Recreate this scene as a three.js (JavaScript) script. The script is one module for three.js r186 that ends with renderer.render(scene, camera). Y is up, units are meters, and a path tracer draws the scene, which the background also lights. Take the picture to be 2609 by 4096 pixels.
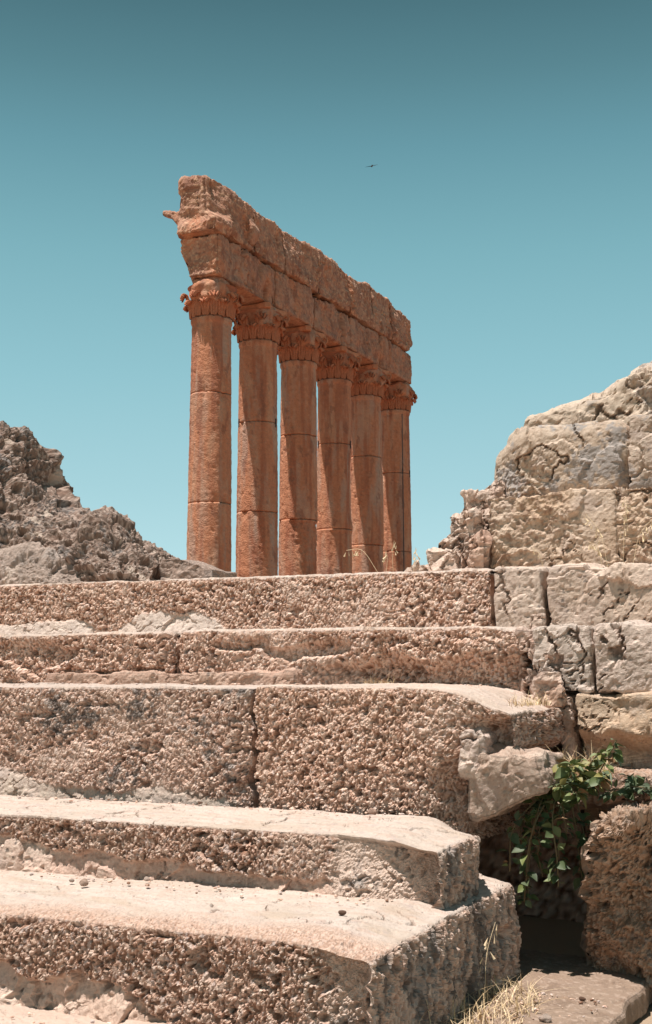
import * as THREE from 'three';
import { ImprovedNoise } from 'three/addons/math/ImprovedNoise.js';
import { mergeGeometries } from 'three/addons/utils/BufferGeometryUtils.js';

// ------------------------------------------------------------------ camera
const D2R = Math.PI / 180;
const scene = new THREE.Scene();
const camera = new THREE.PerspectiveCamera(43.86, 652 / 1024, 0.1, 6000);
camera.position.set(0, 1.52, 0);
camera.rotation.order = 'YXZ';
camera.rotation.y = 24.3 * D2R;
camera.rotation.x = 7.03 * D2R;

// ------------------------------------------------------------------ sky
const SUN_DIR = new THREE.Vector3(-0.146, 0.962, 0.23).normalize();
{
  const W = 256, H = 512, a = new Float32Array(W * H * 4);
  // clear dry summer air: pale at the horizon, deep teal towards the zenith
  const stops = [[-90, 0.245, 0.204, 0.163], [-6, 0.293, 0.310, 0.293], [0, 0.418, 0.586, 0.612], [5, 0.335, 0.525, 0.564], [8, 0.280, 0.468, 0.514], [13, 0.209, 0.399, 0.451], [18.5, 0.149, 0.317, 0.365], [23, 0.100, 0.232, 0.278],
    [26, 0.073, 0.172, 0.205], [29, 0.052, 0.126, 0.153], [34, 0.043, 0.104, 0.129], [45, 0.037, 0.094, 0.121], [90, 0.035, 0.089, 0.117]];
  for (let j = 0; j < H; j++) {
    const el = ((j + 0.5) / H - 0.5) * 180;
    let k = 0; while (k < stops.length - 2 && stops[k + 1][0] < el) k++;
    const A = stops[k], B = stops[k + 1], t = Math.min(1, Math.max(0, (el - A[0]) / (B[0] - A[0])));
    for (let i = 0; i < W; i++) {
      const o = (j * W + i) * 4;
      for (let c = 0; c < 3; c++) a[o + c] = A[c + 1] + (B[c + 1] - A[c + 1]) * t;
      a[o + 3] = 1;
    }
  }
  const sky = new THREE.DataTexture(a, W, H, THREE.RGBAFormat, THREE.FloatType);
  sky.mapping = THREE.EquirectangularReflectionMapping;
  sky.magFilter = sky.minFilter = THREE.LinearFilter; sky.wrapS = THREE.RepeatWrapping; sky.needsUpdate = true;
  scene.background = sky; scene.environment = sky;
}

// ------------------------------------------------------------------ sun and exposure
const sun = new THREE.DirectionalLight(new THREE.Color().setRGB(1, 0.95, 0.905), 5.0);
sun.position.copy(SUN_DIR).multiplyScalar(120).add(new THREE.Vector3(-15, 0, -40));
sun.target.position.set(-15, 0, -40);
sun.castShadow = true; sun.shadow.mapSize.set(4096, 4096);
Object.assign(sun.shadow.camera, { left: -60, right: 60, top: 60, bottom: -60, near: 1, far: 300 });
scene.add(sun, sun.target);
const renderer = new THREE.WebGLRenderer({ antialias: true });
renderer.toneMapping = THREE.LinearToneMapping;
renderer.toneMappingExposure = 1.4;
renderer.shadowMap.enabled = true;

// ------------------------------------------------------------------ helpers: noise
const PN = new ImprovedNoise();
const noise = (x, y, z) => PN.noise(x + 71.3, y + 37.7, z + 113.1);
function fbm(x, y, z, o = 4) { let s = 0, a = 0.5; for (let i = 0; i < o; i++) { s += a * noise(x, y, z); x = x * 2.03 + 11.1; y = y * 2.03 + 5.7; z = z * 2.03 + 7.9; a *= 0.5; } return s; }
function ridged(x, y, z, o = 4) { let s = 0, a = 0.5; for (let i = 0; i < o; i++) { s += a * (1 - 2 * Math.abs(noise(x, y, z))); x = x * 2.1 + 3.1; y = y * 2.1 + 9.7; z = z * 2.1 + 1.9; a *= 0.5; } return s; }
function h3(x, y, z) { let h = Math.imul(x, 374761393) ^ Math.imul(y, 668265263) ^ Math.imul(z, 1440662683); h = Math.imul(h ^ (h >>> 13), 1274126177); h ^= h >>> 16; return h >>> 0; }
const CW = { f1: 0, f2: 0, id: 0, id2: 0, cx: 0, cy: 0, cz: 0 };
function cells(x, y, z) {
  const X = Math.floor(x), Y = Math.floor(y), Z = Math.floor(z); let f1 = 9, f2 = 9, best = 0, bx = 0, by = 0, bz = 0;
  for (let k = -1; k < 2; k++) for (let j = -1; j < 2; j++) for (let i = -1; i < 2; i++) {
    const h = h3(X + i, Y + j, Z + k);
    const px = X + i + (h & 1023) / 1023, py = Y + j + ((h >>> 10) & 1023) / 1023, pz = Z + k + ((h >>> 20) & 1023) / 1023;
    const d = (px - x) * (px - x) + (py - y) * (py - y) + (pz - z) * (pz - z);
    if (d < f1) { f2 = f1; f1 = d; best = h; bx = px; by = py; bz = pz; } else if (d < f2) f2 = d;
  }
  const g = Math.imul(best ^ (best >>> 15), 2246822519) >>> 0;
  CW.f1 = Math.sqrt(f1); CW.f2 = Math.sqrt(f2); CW.id = (g & 65535) / 65535; CW.id2 = (g >>> 16) / 65535; CW.cx = bx; CW.cy = by; CW.cz = bz;
  return CW;
}
const clamp = (v, a = 0, b = 1) => v < a ? a : v > b ? b : v;
const sst = (a, b, v) => { const t = clamp((v - a) / (b - a)); return t * t * (3 - 2 * t); };
const mix = (a, b, t) => a + (b - a) * t;
function rng(seed) { let s = seed >>> 0; return () => { s = (s + 0x6D2B79F5) >>> 0; let t = s; t = Math.imul(t ^ (t >>> 15), t | 1); t ^= t + Math.imul(t ^ (t >>> 7), t | 61); return ((t ^ (t >>> 14)) >>> 0) / 4294967296; }; }
function lut(tab, x) { if (x <= tab[0][0]) return tab[0][1]; for (let i = 1; i < tab.length; i++) if (x <= tab[i][0]) { const a = tab[i - 1], b = tab[i]; return a[1] + (b[1] - a[1]) * (x - a[0]) / (b[0] - a[0]); } return tab[tab.length - 1][1]; }

// ------------------------------------------------------------------ helpers: materials
function grainTexture(size, seed, lo, hi, rough) {
  const R = rng(seed), a = new Uint8Array(size * size * 4), layers = [];
  for (const n of [8, 32, 96, 256]) { const g = new Float32Array(n * n); for (let i = 0; i < n * n; i++) g[i] = R(); layers.push([n, g]); }
  const wts = rough;
  for (let y = 0; y < size; y++) for (let x = 0; x < size; x++) {
    let s = 0;
    for (let l = 0; l < 4; l++) { const [n, g] = layers[l], fx = x / size * n, fy = y / size * n, ix = Math.floor(fx), iy = Math.floor(fy), tx = fx - ix, ty = fy - iy, x1 = (ix + 1) % n, y1 = (iy + 1) % n;
      s += wts[l] * mix(mix(g[iy * n + ix], g[iy * n + x1], tx), mix(g[y1 * n + ix], g[y1 * n + x1], tx), ty); }
    const v = Math.round(mix(lo, hi, clamp(s)) * 255), o = (y * size + x) * 4; a[o] = a[o + 1] = a[o + 2] = v; a[o + 3] = 255;
  }
  const t = new THREE.DataTexture(a, size, size); t.wrapS = t.wrapT = THREE.RepeatWrapping; t.magFilter = THREE.LinearFilter; t.minFilter = THREE.LinearMipmapLinearFilter; t.generateMipmaps = true; t.needsUpdate = true;
  return t;
}
const grainColor = grainTexture(512, 5, 0.74, 1.06, [0.15, 0.2, 0.3, 0.35]);
const grainBump = grainTexture(512, 9, 0, 1, [0.2, 0.2, 0.3, 0.3]);
const withRepeat = (t, r) => { const c = t.clone(); c.repeat.set(r, r); c.needsUpdate = true; return c; };
const nearStone = new THREE.MeshStandardMaterial({ vertexColors: true, flatShading: true, roughness: 0.95, metalness: 0, map: withRepeat(grainColor, 2.3), bumpMap: withRepeat(grainBump, 3.1), bumpScale: 0.008 });
const farStone = new THREE.MeshStandardMaterial({ vertexColors: true, roughness: 0.95, metalness: 0, map: withRepeat(grainColor, 0.16), bumpMap: withRepeat(grainBump, 0.21), bumpScale: 0.05 });

// ------------------------------------------------------------------ helpers: stone colours and reliefs (albedo only)
const O = { d: 0, r: 0, g: 0, b: 0 };
function tint(c, k = 1) { O.r = c[0] * k; O.g = c[1] * k; O.b = c[2] * k; }
function blend(c, t) { O.r += (c[0] - O.r) * t; O.g += (c[1] - O.g) * t; O.b += (c[2] - O.b) * t; }
const CREAM = [0.70, 0.535, 0.435], WARM = [0.62, 0.42, 0.315], PINK = [0.57, 0.36, 0.27], GREYS = [0.48, 0.375, 0.33], BROWN = [0.22, 0.115, 0.072], DBROWN = [0.15, 0.085, 0.055], PALE = [0.66, 0.535, 0.455], LICHEN = [0.09, 0.078, 0.072], LGREY = [0.34, 0.29, 0.26], OCHRE = [0.58, 0.395, 0.26];

// weathered shelly stone: hard chips standing out of a soft brown matrix
function shelly(x, y, z, o = {}) {
  const s = o.s ?? 1, amp = o.amp ?? 1;
  const wx = noise(x * 18, y * 18, z * 18) * 0.012, wy = noise(x * 18 + 31, y * 18, z * 18) * 0.012;
  const X = x + wx, Y = y + wy, Z = z + wx;
  let c = cells(X / (0.0115 * s), Y / (0.015 * s), Z / (0.0115 * s));
  const chip = c.id > 0.42, e = c.f2 - c.f1, i2 = c.id2, i1 = c.id;
  const tilt = ((X / (0.0115 * s) - c.cx) * (((i1 * 7) % 1) - 0.5) + (Y / (0.015 * s) - c.cy) * (((i2 * 7) % 1) - 0.5)) * 0.022;
  let d = chip ? sst(0.0, 0.1, e) * ((0.2 + 0.8 * i2) * 0.0085 + tilt * 0.75) * s : -0.0015;
  const k = fbm(x * 3.1, y * 3.1, z * 3.1, 3);
  if (chip) {
    if (i2 < 0.16) tint(GREYS, 0.8 + 0.5 * i1); else if (i2 < 0.5) tint(PINK, 0.75 + 0.4 * i1); else if (i2 < 0.8) tint(WARM, 0.85 + 0.35 * i1); else tint(CREAM, 0.9 + 0.25 * i1);
  } else { tint(BROWN, 0.8 + 0.9 * i2); }
  blend(WARM, clamp(0.15 + k * 0.8) * 0.5);
  c = cells(X / (0.042 * s) + 9.3, Y / (0.042 * s), Z / (0.042 * s));
  const e2 = c.f2 - c.f1, t2 = ((X / (0.042 * s) + 9.3 - c.cx) * (((c.id * 9) % 1) - 0.5) + (Y / (0.042 * s) - c.cy) * (((c.id2 * 9) % 1) - 0.5)) * 0.03;
  if (c.id > 0.5) { d += sst(0, 0.2, e2) * (c.id2 * 0.008 + t2 * 0.3) * s; if (c.id > 0.78 && e2 > 0.1) blend(CREAM, 0.35 + 0.3 * c.id2); } else d -= 0.006 * c.id2 * sst(0, 0.25, e2);
  d += fbm(x * 5.2, y * 5.2, z * 5.2, 3) * (o.lump ?? 0.016) + noise(x * 1.6, y * 1.6, z * 1.6) * 0.022;
  const pit = noise(x * 27 + 3, y * 30 + 7, z * 27), pit2 = noise(x * 7.5 + 13, y * 10.5 + 7, z * 7.5) + 0.5 * noise(x * 23, y * 27, z * 23);
  const gate = sst(-0.15, 0.25, noise(x * 3.7 + 5, y * 4.5, z * 3.7)); if (pit > 0.2) d -= (pit - 0.2) * (0.02 + 0.06 * gate); if (pit2 > 0.36) d -= Math.min(0.03, (pit2 - 0.36) * 0.14);
  const calm = sst(-0.02, 0.3, fbm(x * 1.7 + 15, y * 2.6, z * 1.7, 3)); O.d = d * amp * (1.12 - 0.5 * calm); blend(CREAM, 0.2 * calm); if (o.dark) { O.r *= o.dark; O.g *= o.dark; O.b *= o.dark; }
}
// split or tooled limestone: broad facets, hairline cracks, dark spots of lichen
function crackLine(x, y, z, f, w, gate) { // wandering hairline fissures
  const a = Math.abs(noise(x * f, y * f, z * f) + 0.35 * noise(x * f * 3.1, y * f * 3.1, z * f * 3.1) + 0.12 * noise(x * f * 9, y * f * 9, z * f * 9));
  return (1 - sst(w * 0.3, w, a)) * sst(gate, gate + 0.22, noise(x * 1.7 + 41, y * 1.7, z * 1.7 + f));
}
function split(x, y, z, o = {}) {
  const s = o.s ?? 0.3;
  const wx = fbm(x * 5, y * 5, z * 5, 4) * 0.16, wy = fbm(x * 5 + 20, y * 5, z * 5, 4) * 0.16;
  const c = cells((x + wx) / s, (y + wy) / s, (z - wx) / s);
  const fx = c.id - 0.5, fy = c.id2 - 0.5;
  const rel = ((x + wx) / s - c.cx) * fx + ((y + wy) / s - c.cy) * fy + ((z - wx) / s - c.cz) * (fx - fy);
  const e = c.f2 - c.f1;
  let d = (rel * s * (o.facet ?? 0.3) + (c.id2 - 0.5) * (o.step ?? 0.012)) * sst(0, 0.08, e);
  const crack = Math.max(crackLine(x, y, z, 2.6, 0.05, (o.gate ?? 0) - (o.crackBias ?? 0)), crackLine(x + 9, y, z, 5.5, 0.05, 0.12 - (o.crackBias ?? 0)) * 0.7);
  d -= crack * (o.crack ?? 0.03);
  const ro = o.rough ?? 0.4; d += fbm(x * 6, y * 6, z * 6, 5) * 0.03 * ro + noise(x * 30, y * 30, z * 30) * 0.004 + noise(x * 60, y * 60, z * 60) * 0.0025 + noise(x * 1.8, y * 1.8, z * 1.8) * 0.03;
  const pt = noise(x * 21, y * 21 + 4, z * 21); if (pt > 0.32) d -= (pt - 0.32) * 0.05;
  const k = clamp(0.5 + fbm(x * 2.3 + 8, y * 2.3, z * 2.3, 5) * 1.7);
  tint(o.base ?? CREAM, 0.93 + 0.12 * c.id); blend(o.alt ?? WARM, k * 0.75);
  blend(GREYS, 0.35 * sst(0.1, 0.35, fbm(x * 5 + 70, y * 5, z * 5, 4))); const gr = noise(x * 52, y * 52, z * 52) + 0.5 * noise(x * 13, y * 13, z * 13); if (gr > 0.3) blend(BROWN, 0.3); else if (gr < -0.32) blend([0.74, 0.60, 0.48], 0.35);
  if (crack > 0.5) blend(DBROWN, 0.6);
  const sp = o.spots ?? 0.4;
  if (sp) { const q = cells(x / 0.035 + 3, y / 0.035, z / 0.035 + 17); if (q.id > 0.66 && q.f1 < 0.10 + 0.24 * q.id2 && noise(x * 2.5, y * 2.5 + 5, z * 2.5) > 0.25 - sp) blend(LICHEN, 0.75); }
  O.d = d;
}
// grey and black lichen crust, ragged edges
function lichen(x, y, z, amount, fine = 1) {
  const a = fbm(x * 3.3 + 19, y * 3.3, z * 3.3, 5) + 0.42 * noise(x * 21 * fine, y * 21 * fine, z * 21 * fine) + 0.22 * noise(x * 63, y * 63, z * 63);
  if (a > 0.34 - amount) blend(noise(x * 30, y * 30 + 9, z * 30) > 0.12 ? LGREY : LICHEN, clamp((a - 0.34 + amount) * 6) * 0.82);
}
// worn walking surface
function worn(x, y, z, o = {}) {
  let d = fbm(x * 2.1, y * 2.1, z * 2.1, 3) * 0.022 + fbm(x * 14, y * 14, z * 20, 3) * 0.008;
  const c = cells(x / 0.5 + fbm(x * 3, 0, z * 3, 3) * 0.7, y / 2, z / 0.34 + fbm(x * 3 + 9, 0, z * 3, 3) * 0.7), e = c.f2 - c.f1;
  const cr = (1 - sst(0, 0.03, e)) * sst(0.0, 0.2, noise(x * 1.9, y, z * 1.9 + 4));
  d += (c.id - 0.5) * 0.008 - cr * 0.014;
  const pit = noise(x * 17, y * 8, z * 24); if (pit > 0.42) d -= (pit - 0.42) * 0.05;
  tint(PALE, 0.94 + 0.08 * c.id2); const flake = fbm(x * 6, y, z * 17, 5); d += flake * 0.012; if (flake > 0.14) blend(PINK, 0.4); if (flake < -0.2) blend(CREAM, 0.4); if (noise(x * 55, 1, z * 70) > 0.34) blend(BROWN, 0.25);
  blend([0.55, 0.435, 0.345], clamp(0.35 + fbm(x * 3.3, y, z * 5, 4) * 1.6) * 0.8);
  blend([0.50, 0.36, 0.255], sst(0.1, 0.4, fbm(x * 1.7 + 30, y, z * 4 + 3, 4)) * (o.brown ?? 0.5));
  if (cr > 0.5) blend(DBROWN, 0.5);
  if (noise(x * 12, y, z * 15 + 40) > 0.47) blend(GREYS, 0.5);
  O.d = d;
}

// ------------------------------------------------------------------ helpers: meshes
// rounded block with relief: fn(x,y,z, nx,ny,nz) writes O.d (metres along the normal) and O.r/g/b
function rockBox(lo, hi, res, { r = 0.03, fn, coarse = ['-x', '-y', '-z'], warp } = {}) {
  const P = [], C = [], U = [], I = [], border = new Map();
  const q = [0, 0, 0], n = [0, 0, 0];
  for (let ax = 0; ax < 3; ax++) for (const sg of [1, -1]) {
    const ua = (ax + 1) % 3, va = (ax + 2) % 3, k = coarse.includes((sg > 0 ? '+' : '-') + 'xyz'[ax]) ? 6 : 1;
    const nu = Math.max(2, Math.ceil((hi[ua] - lo[ua]) / (res[ua] * k))), nv = Math.max(2, Math.ceil((hi[va] - lo[va]) / (res[va] * k)));
    const idx = new Int32Array((nu + 1) * (nv + 1));
    for (let j = 0; j <= nv; j++) for (let i = 0; i <= nu; i++) {
      q[ax] = sg > 0 ? hi[ax] : lo[ax]; q[ua] = lo[ua] + (hi[ua] - lo[ua]) * i / nu; q[va] = lo[va] + (hi[va] - lo[va]) * j / nv;
      const edge = i === 0 || j === 0 || i === nu || j === nv; let key;
      if (edge) { key = Math.round(q[0] * 5000) + '_' + Math.round(q[1] * 5000) + '_' + Math.round(q[2] * 5000); const m = border.get(key); if (m !== undefined) { idx[j * (nu + 1) + i] = m; continue; } }
      let l = 0; const p = [0, 0, 0];
      for (let a = 0; a < 3; a++) { const rr = Math.min(r, (hi[a] - lo[a]) / 2); p[a] = clamp(q[a], lo[a] + rr, hi[a] - rr); n[a] = q[a] - p[a]; l += n[a] * n[a]; }
      l = Math.sqrt(l) || 1; for (let a = 0; a < 3; a++) { n[a] /= l; p[a] += n[a] * r; }
      O.d = 0; if (warp) warp(p, n);
      fn(p[0], p[1], p[2], n[0], n[1], n[2]);
      const id = P.length / 3; P.push(p[0] + n[0] * O.d, p[1] + n[1] * O.d, p[2] + n[2] * O.d); C.push(clamp(O.r, 0.01, 0.88), clamp(O.g, 0.01, 0.88), clamp(O.b, 0.01, 0.88)); U.push(q[ua], q[va]);
      idx[j * (nu + 1) + i] = id; if (edge) border.set(key, id);
    }
    for (let j = 0; j < nv; j++) for (let i = 0; i < nu; i++) {
      const a = idx[j * (nu + 1) + i], b = idx[j * (nu + 1) + i + 1], c = idx[(j + 1) * (nu + 1) + i + 1], d = idx[(j + 1) * (nu + 1) + i];
      if (sg > 0) I.push(a, b, c, a, c, d); else I.push(a, c, b, a, d, c);
    }
  }
  return geo(P, C, U, I);
}
function geo(P, C, U, I) {
  const g = new THREE.BufferGeometry();
  g.setAttribute('position', new THREE.Float32BufferAttribute(P, 3)); g.setAttribute('color', new THREE.Float32BufferAttribute(C, 3)); g.setAttribute('uv', new THREE.Float32BufferAttribute(U, 2));
  g.setIndex(I); g.computeVertexNormals(); return g;
}
// closed or open sheet: f(u,v) -> {p:[x,y,z], n:[x,y,z], uv:[u,v]}, u may wrap
function sheet(nu, nv, wrap, f, fn) {
  const P = [], C = [], U = [], I = [], m = nu + 1;
  for (let j = 0; j <= nv; j++) for (let i = 0; i < m; i++) {
    const s = f(i / nu, j / nv); if (wrap && i === nu) { const s0 = f(0, j / nv); s.p = s0.p; s.n = s0.n; }
    const [x, y, z] = s.p, [a, b, c] = s.n; O.d = 0; fn(x, y, z, a, b, c, i / nu, j / nv);
    P.push(x + a * O.d, y + b * O.d, z + c * O.d); C.push(clamp(O.r, 0.01, 0.88), clamp(O.g, 0.01, 0.88), clamp(O.b, 0.01, 0.88)); U.push(s.uv[0], s.uv[1]);
  }
  for (let j = 0; j < nv; j++) for (let i = 0; i < nu; i++) { const a = j * m + i, b = a + 1, c = b + m, d = a + m; I.push(a, b, c, a, c, d); }
  const g = geo(P, C, U, I);
  if (wrap) { const N = g.attributes.normal, v = new THREE.Vector3(); for (let j = 0; j <= nv; j++) { const a = j * m, b = a + nu; v.set(N.getX(a) + N.getX(b), N.getY(a) + N.getY(b), N.getZ(a) + N.getZ(b)).normalize(); N.setXYZ(a, v.x, v.y, v.z); N.setXYZ(b, v.x, v.y, v.z); } }
  return g;
}
const taken = new Map();
function numbered(name) { const k = taken.get(name) ?? 0; taken.set(name, k + 1); return k ? `${name}_${String(k).padStart(3, '0')}` : name; }
function tag(o, label, category, group, kind) { if (label) o.userData.label = label; if (category) o.userData.category = category; if (group) o.userData.group = group; if (kind) o.userData.kind = kind; return o; }
function thing(name, label, category, pos = [0, 0, 0], group) { const o = new THREE.Group(); o.name = numbered(name); o.position.set(...pos); scene.add(o); return tag(o, label, category, group, 'thing'); }
function part(name, g, m, parent, label) { const o = new THREE.Mesh(g, m); o.name = name; o.castShadow = o.receiveShadow = true; parent.add(o); if (label) o.userData.label = label; return o; }
function lone(name, g, m, label, category, group, kind) { const o = part(numbered(name), g, m, scene); return tag(o, label, category, group, kind ?? 'thing'); }
function centred(g, pos) { g.translate(-pos[0], -pos[1], -pos[2]); return g; }
function stoneThing(name, g, m, pos, label, category, group) { const o = lone(name, centred(g, pos), m, label, category, group); o.position.set(...pos); return o; }

// ------------------------------------------------------------------ ground
{
  const g = sheet(60, 90, false, (u, v) => {
    const x = (u - 0.5) * 2, z = v * 2 - 1, X = Math.sign(x) * (Math.abs(x) * 40 + Math.pow(Math.abs(x), 6) * 2900) - 6, Z = -Math.sign(z) * (Math.abs(z) * 60 + Math.pow(Math.abs(z), 6) * 2900) - 20;
    const y = mix(-0.27, 0.45, sst(-9.5, -12.5, Z));
    return { p: [X, y, Z], n: [0, 1, 0], uv: [X, Z] };
  }, (x, y, z) => { tint([0.48, 0.36, 0.25]); blend([0.38, 0.27, 0.18], clamp(0.5 + fbm(x * 0.3, 0, z * 0.3) * 1.5)); if (z < -16) blend([0.25, 0.115, 0.062], 0.9); O.d = fbm(x * 0.8, 0, z * 0.8, 3) * 0.05; });
  lone('ground', g, nearStone, null, null, null, 'structure').userData.label = 'dusty pale ground around the ruin';
}

// ------------------------------------------------------------------ the stair
const STEPS = 'worn stone steps of the broken stair';
function stepFn(o) { // o.front(x,y,z), o.top, o.side(optional)
  return (x, y, z, nx, ny, nz) => {
    const t = sst(0.55, 0.9, ny), s = o.side ? sst(0.45, 0.8, nx) : 0; let d = 0, R = 0, G = 0, B = 0; const wf = Math.max(0, 1 - t - s);
    const add = w => { d += O.d * w; R += O.r * w; G += O.g * w; B += O.b * w; };
    const tot = wf + t + s;
    if (wf > 0) { o.front(x, y, z); add(wf / tot); }
    if (t > 0) { o.top(x, y, z); add(t / tot); }
    if (s > 0) { o.side(x, y, z); add(s / tot); }
    O.d = d; O.r = R; O.g = G; O.b = B;
    if (o.after) o.after(x, y, z, nx, ny, nz);
  };
}
const endFace = (x, y, z) => { shelly(x, y * 0.6, z, { s: 1.0, amp: 1.2 }); blend(CREAM, 0.3); lichen(x, y * 0.45, z, 0.36, 0.6); };

// lowest tread, bottom left corner
{
  const st = thing('stone_step', 'pale flat tread in the bottom left corner, lowest of the stair', 'step', [-3.6, -0.2, -4.2], STEPS);
  part('stone_block', centred(rockBox([-5.2, -0.26, -4.96], [-2.3, 0.0, -3.4], [0.02, 0.03, 0.012], { r: 0.04, fn: stepFn({ front: (x, y, z) => shelly(x, y, z), top: (x, y, z) => { worn(x, y, z, { brown: 0.9 }); blend(WARM, 0.35); } }) }), [-3.6, -0.2, -4.2]), nearStone, st);
}
// riser with a proud shelly band over a recessed split band; edge: table X -> height of the boundary
function bandRiser(o) {
  return (x, y, z) => {
    const yb = lut(o.edge, x) + fbm(x * 5, 3.1, o.seed, 4) * (o.ragged ?? 0.12) + noise(x * 28, y * 9, o.seed) * 0.012;
    const t = sst(-0.012, 0.014, y - yb);
    let d = 0, r = 0, g = 0, b = 0;
    if (t < 1) { split(x, y, z, o.low); d = O.d - o.recess + (o.flare ?? 0) * (yb - y); r = O.r; g = O.g; b = O.b; }
    if (t > 0) { o.high(x, y, z); O.d = mix(d, O.d, t); if (t < 1) { O.r = mix(r, O.r, t); O.g = mix(g, O.g, t); O.b = mix(b, O.b, t); } }
    else { O.d = d; O.r = r; O.g = g; O.b = b; }
  };
}
// first riser: shelly crust over a recessed foot on the left, lichened end on the right
{
  const at = [-3.5, -0.2, -5.6];
  const st = thing('stone_step', 'foremost shelly step with recessed grey foot, its tread widest and brightest', 'step', at, STEPS);
  const front = bandRiser({ seed: 1.7, edge: [[-5, 0.22], [-3.9, 0.19], [-3.62, 0.10], [-3.4, 0.17], [-3.15, 0.10], [-2.95, 0.0], [-2.75, -0.12], [-2.6, -0.3], [-2, -0.4]], ragged: 0.13, recess: 0.05, flare: 0.25,
    low: { s: 0.22, base: CREAM, alt: WARM, facet: 0.4, spots: 0.5, crack: 0.02 }, high: (x, y, z) => shelly(x, y, z, { s: 0.95, amp: 1.1, dark: 0.9, lump: 0.012 }) });
  part('stone_block', centred(rockBox([-5.2, -0.26, -7.05], [-2.03, 0.40, -4.9], [0.0049, 0.0049, 0.0145], { r: 0.04, coarse: ['-x', '-y', '-z'],
    fn: stepFn({ front: (x, y, z) => { front(x, y, z); const e = sst(-2.32, -2.12, x + 0.1 * noise(x * 5, y * 7, 3)); if (e > 0) { const d0 = O.d, r = O.r, g = O.g, b = O.b; shelly(x, y, z, { s: 0.9, amp: 0.9 }); blend(CREAM, 0.55); lichen(x, y, z, 0.26, 0.9); O.d = mix(d0, O.d - 0.005, e); O.r = mix(r, O.r, e); O.g = mix(g, O.g, e); O.b = mix(b, O.b, e); } },
      top: (x, y, z) => { worn(x, y, z); const k = sst(-5.35, -4.98, z - 0.10 * noise(x * 3, 1, z * 3) - 0.16 * sst(-3.6, -4.6, x)); if (k > 0) { const d = O.d; const r = O.r, g = O.g, b = O.b; shelly(x, y, z, { s: 0.55, amp: 0.5 }); blend(WARM, 0.45); O.d = mix(d, O.d, k); O.r = mix(r, O.r, k); O.g = mix(g, O.g, k); O.b = mix(b, O.b, k); } },
      side: endFace }),
    warp: (p, n) => { const k = sst(-2.5, -2.04, p[0]); p[1] -= k * k * 0.05 * sst(0.2, 0.4, p[1]); p[0] += 0.04 * k * noise(p[1] * 2, p[2] * 2.2, 6); p[2] -= 0.08 * k * k * sst(0.5, 1, n[2]); } }), at), nearStone, st);
}
// second riser
{
  const at = [-3.7, 0.38, -6.6];
  const st = thing('stone_step', 'second shelly step, its right end a rounded grey lichened block', 'step', at, STEPS);
  const front = bandRiser({ seed: 4.2, edge: [[-6, 0.57], [-4.75, 0.565], [-4.2, 0.52], [-3.7, 0.50], [-3.2, 0.455], [-2.8, 0.46], [-2.6, 0.44]], ragged: 0.085, recess: 0.05, flare: 0.3,
    low: { s: 0.2, base: CREAM, alt: PINK, facet: 0.45, spots: 0.2, crack: 0.03 }, high: (x, y, z) => shelly(x, y, z, { s: 1.0, amp: 1.1, dark: 0.92, lump: 0.014 }) });
  part('stone_block', centred(rockBox([-6, 0.30, -6.86], [-2.10, 0.70, -5.97], [0.0053, 0.0053, 0.013], { r: 0.035,
    fn: stepFn({ front: (x, y, z) => { const e = sst(-0.03, 0.03, x + 2.66 + 0.05 * noise(y * 9, 2, 1)); if (e < 1) front(x, y, z); if (e > 0) { const d0 = O.d, r = O.r, g = O.g, b = O.b; shelly(x, y, z, { s: 0.8, amp: 0.75 }); blend(CREAM, 0.75); lichen(x, y, z, 0.22, 0.7); O.d -= 0.025 - 0.05 * sst(0.62, 0.40, y); O.d = mix(d0, O.d, e); O.r = mix(r, O.r, e); O.g = mix(g, O.g, e); O.b = mix(b, O.b, e); } },
      top: (x, y, z) => worn(x, y, z, { brown: 0.35 }), side: endFace }),
    warp: (p, n) => { const k = sst(-2.62, -2.10, p[0]), bk = sst(-6.5, -6.86, p[2]) * sst(-2.5, -2.1, p[0]); p[0] -= 0.08 * bk; p[1] -= 0.06 * bk * sst(0.5, 0.7, p[1]); p[1] -= k * k * 0.05 * sst(0.4, 0.7, p[1]) + 0.02 * k * sst(-6.25, -5.97, p[2]) * sst(0.5, 0.7, p[1]); p[2] -= 0.16 * k * k * sst(0.3, 1, n[2]); } }), at), nearStone, st);
}
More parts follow.
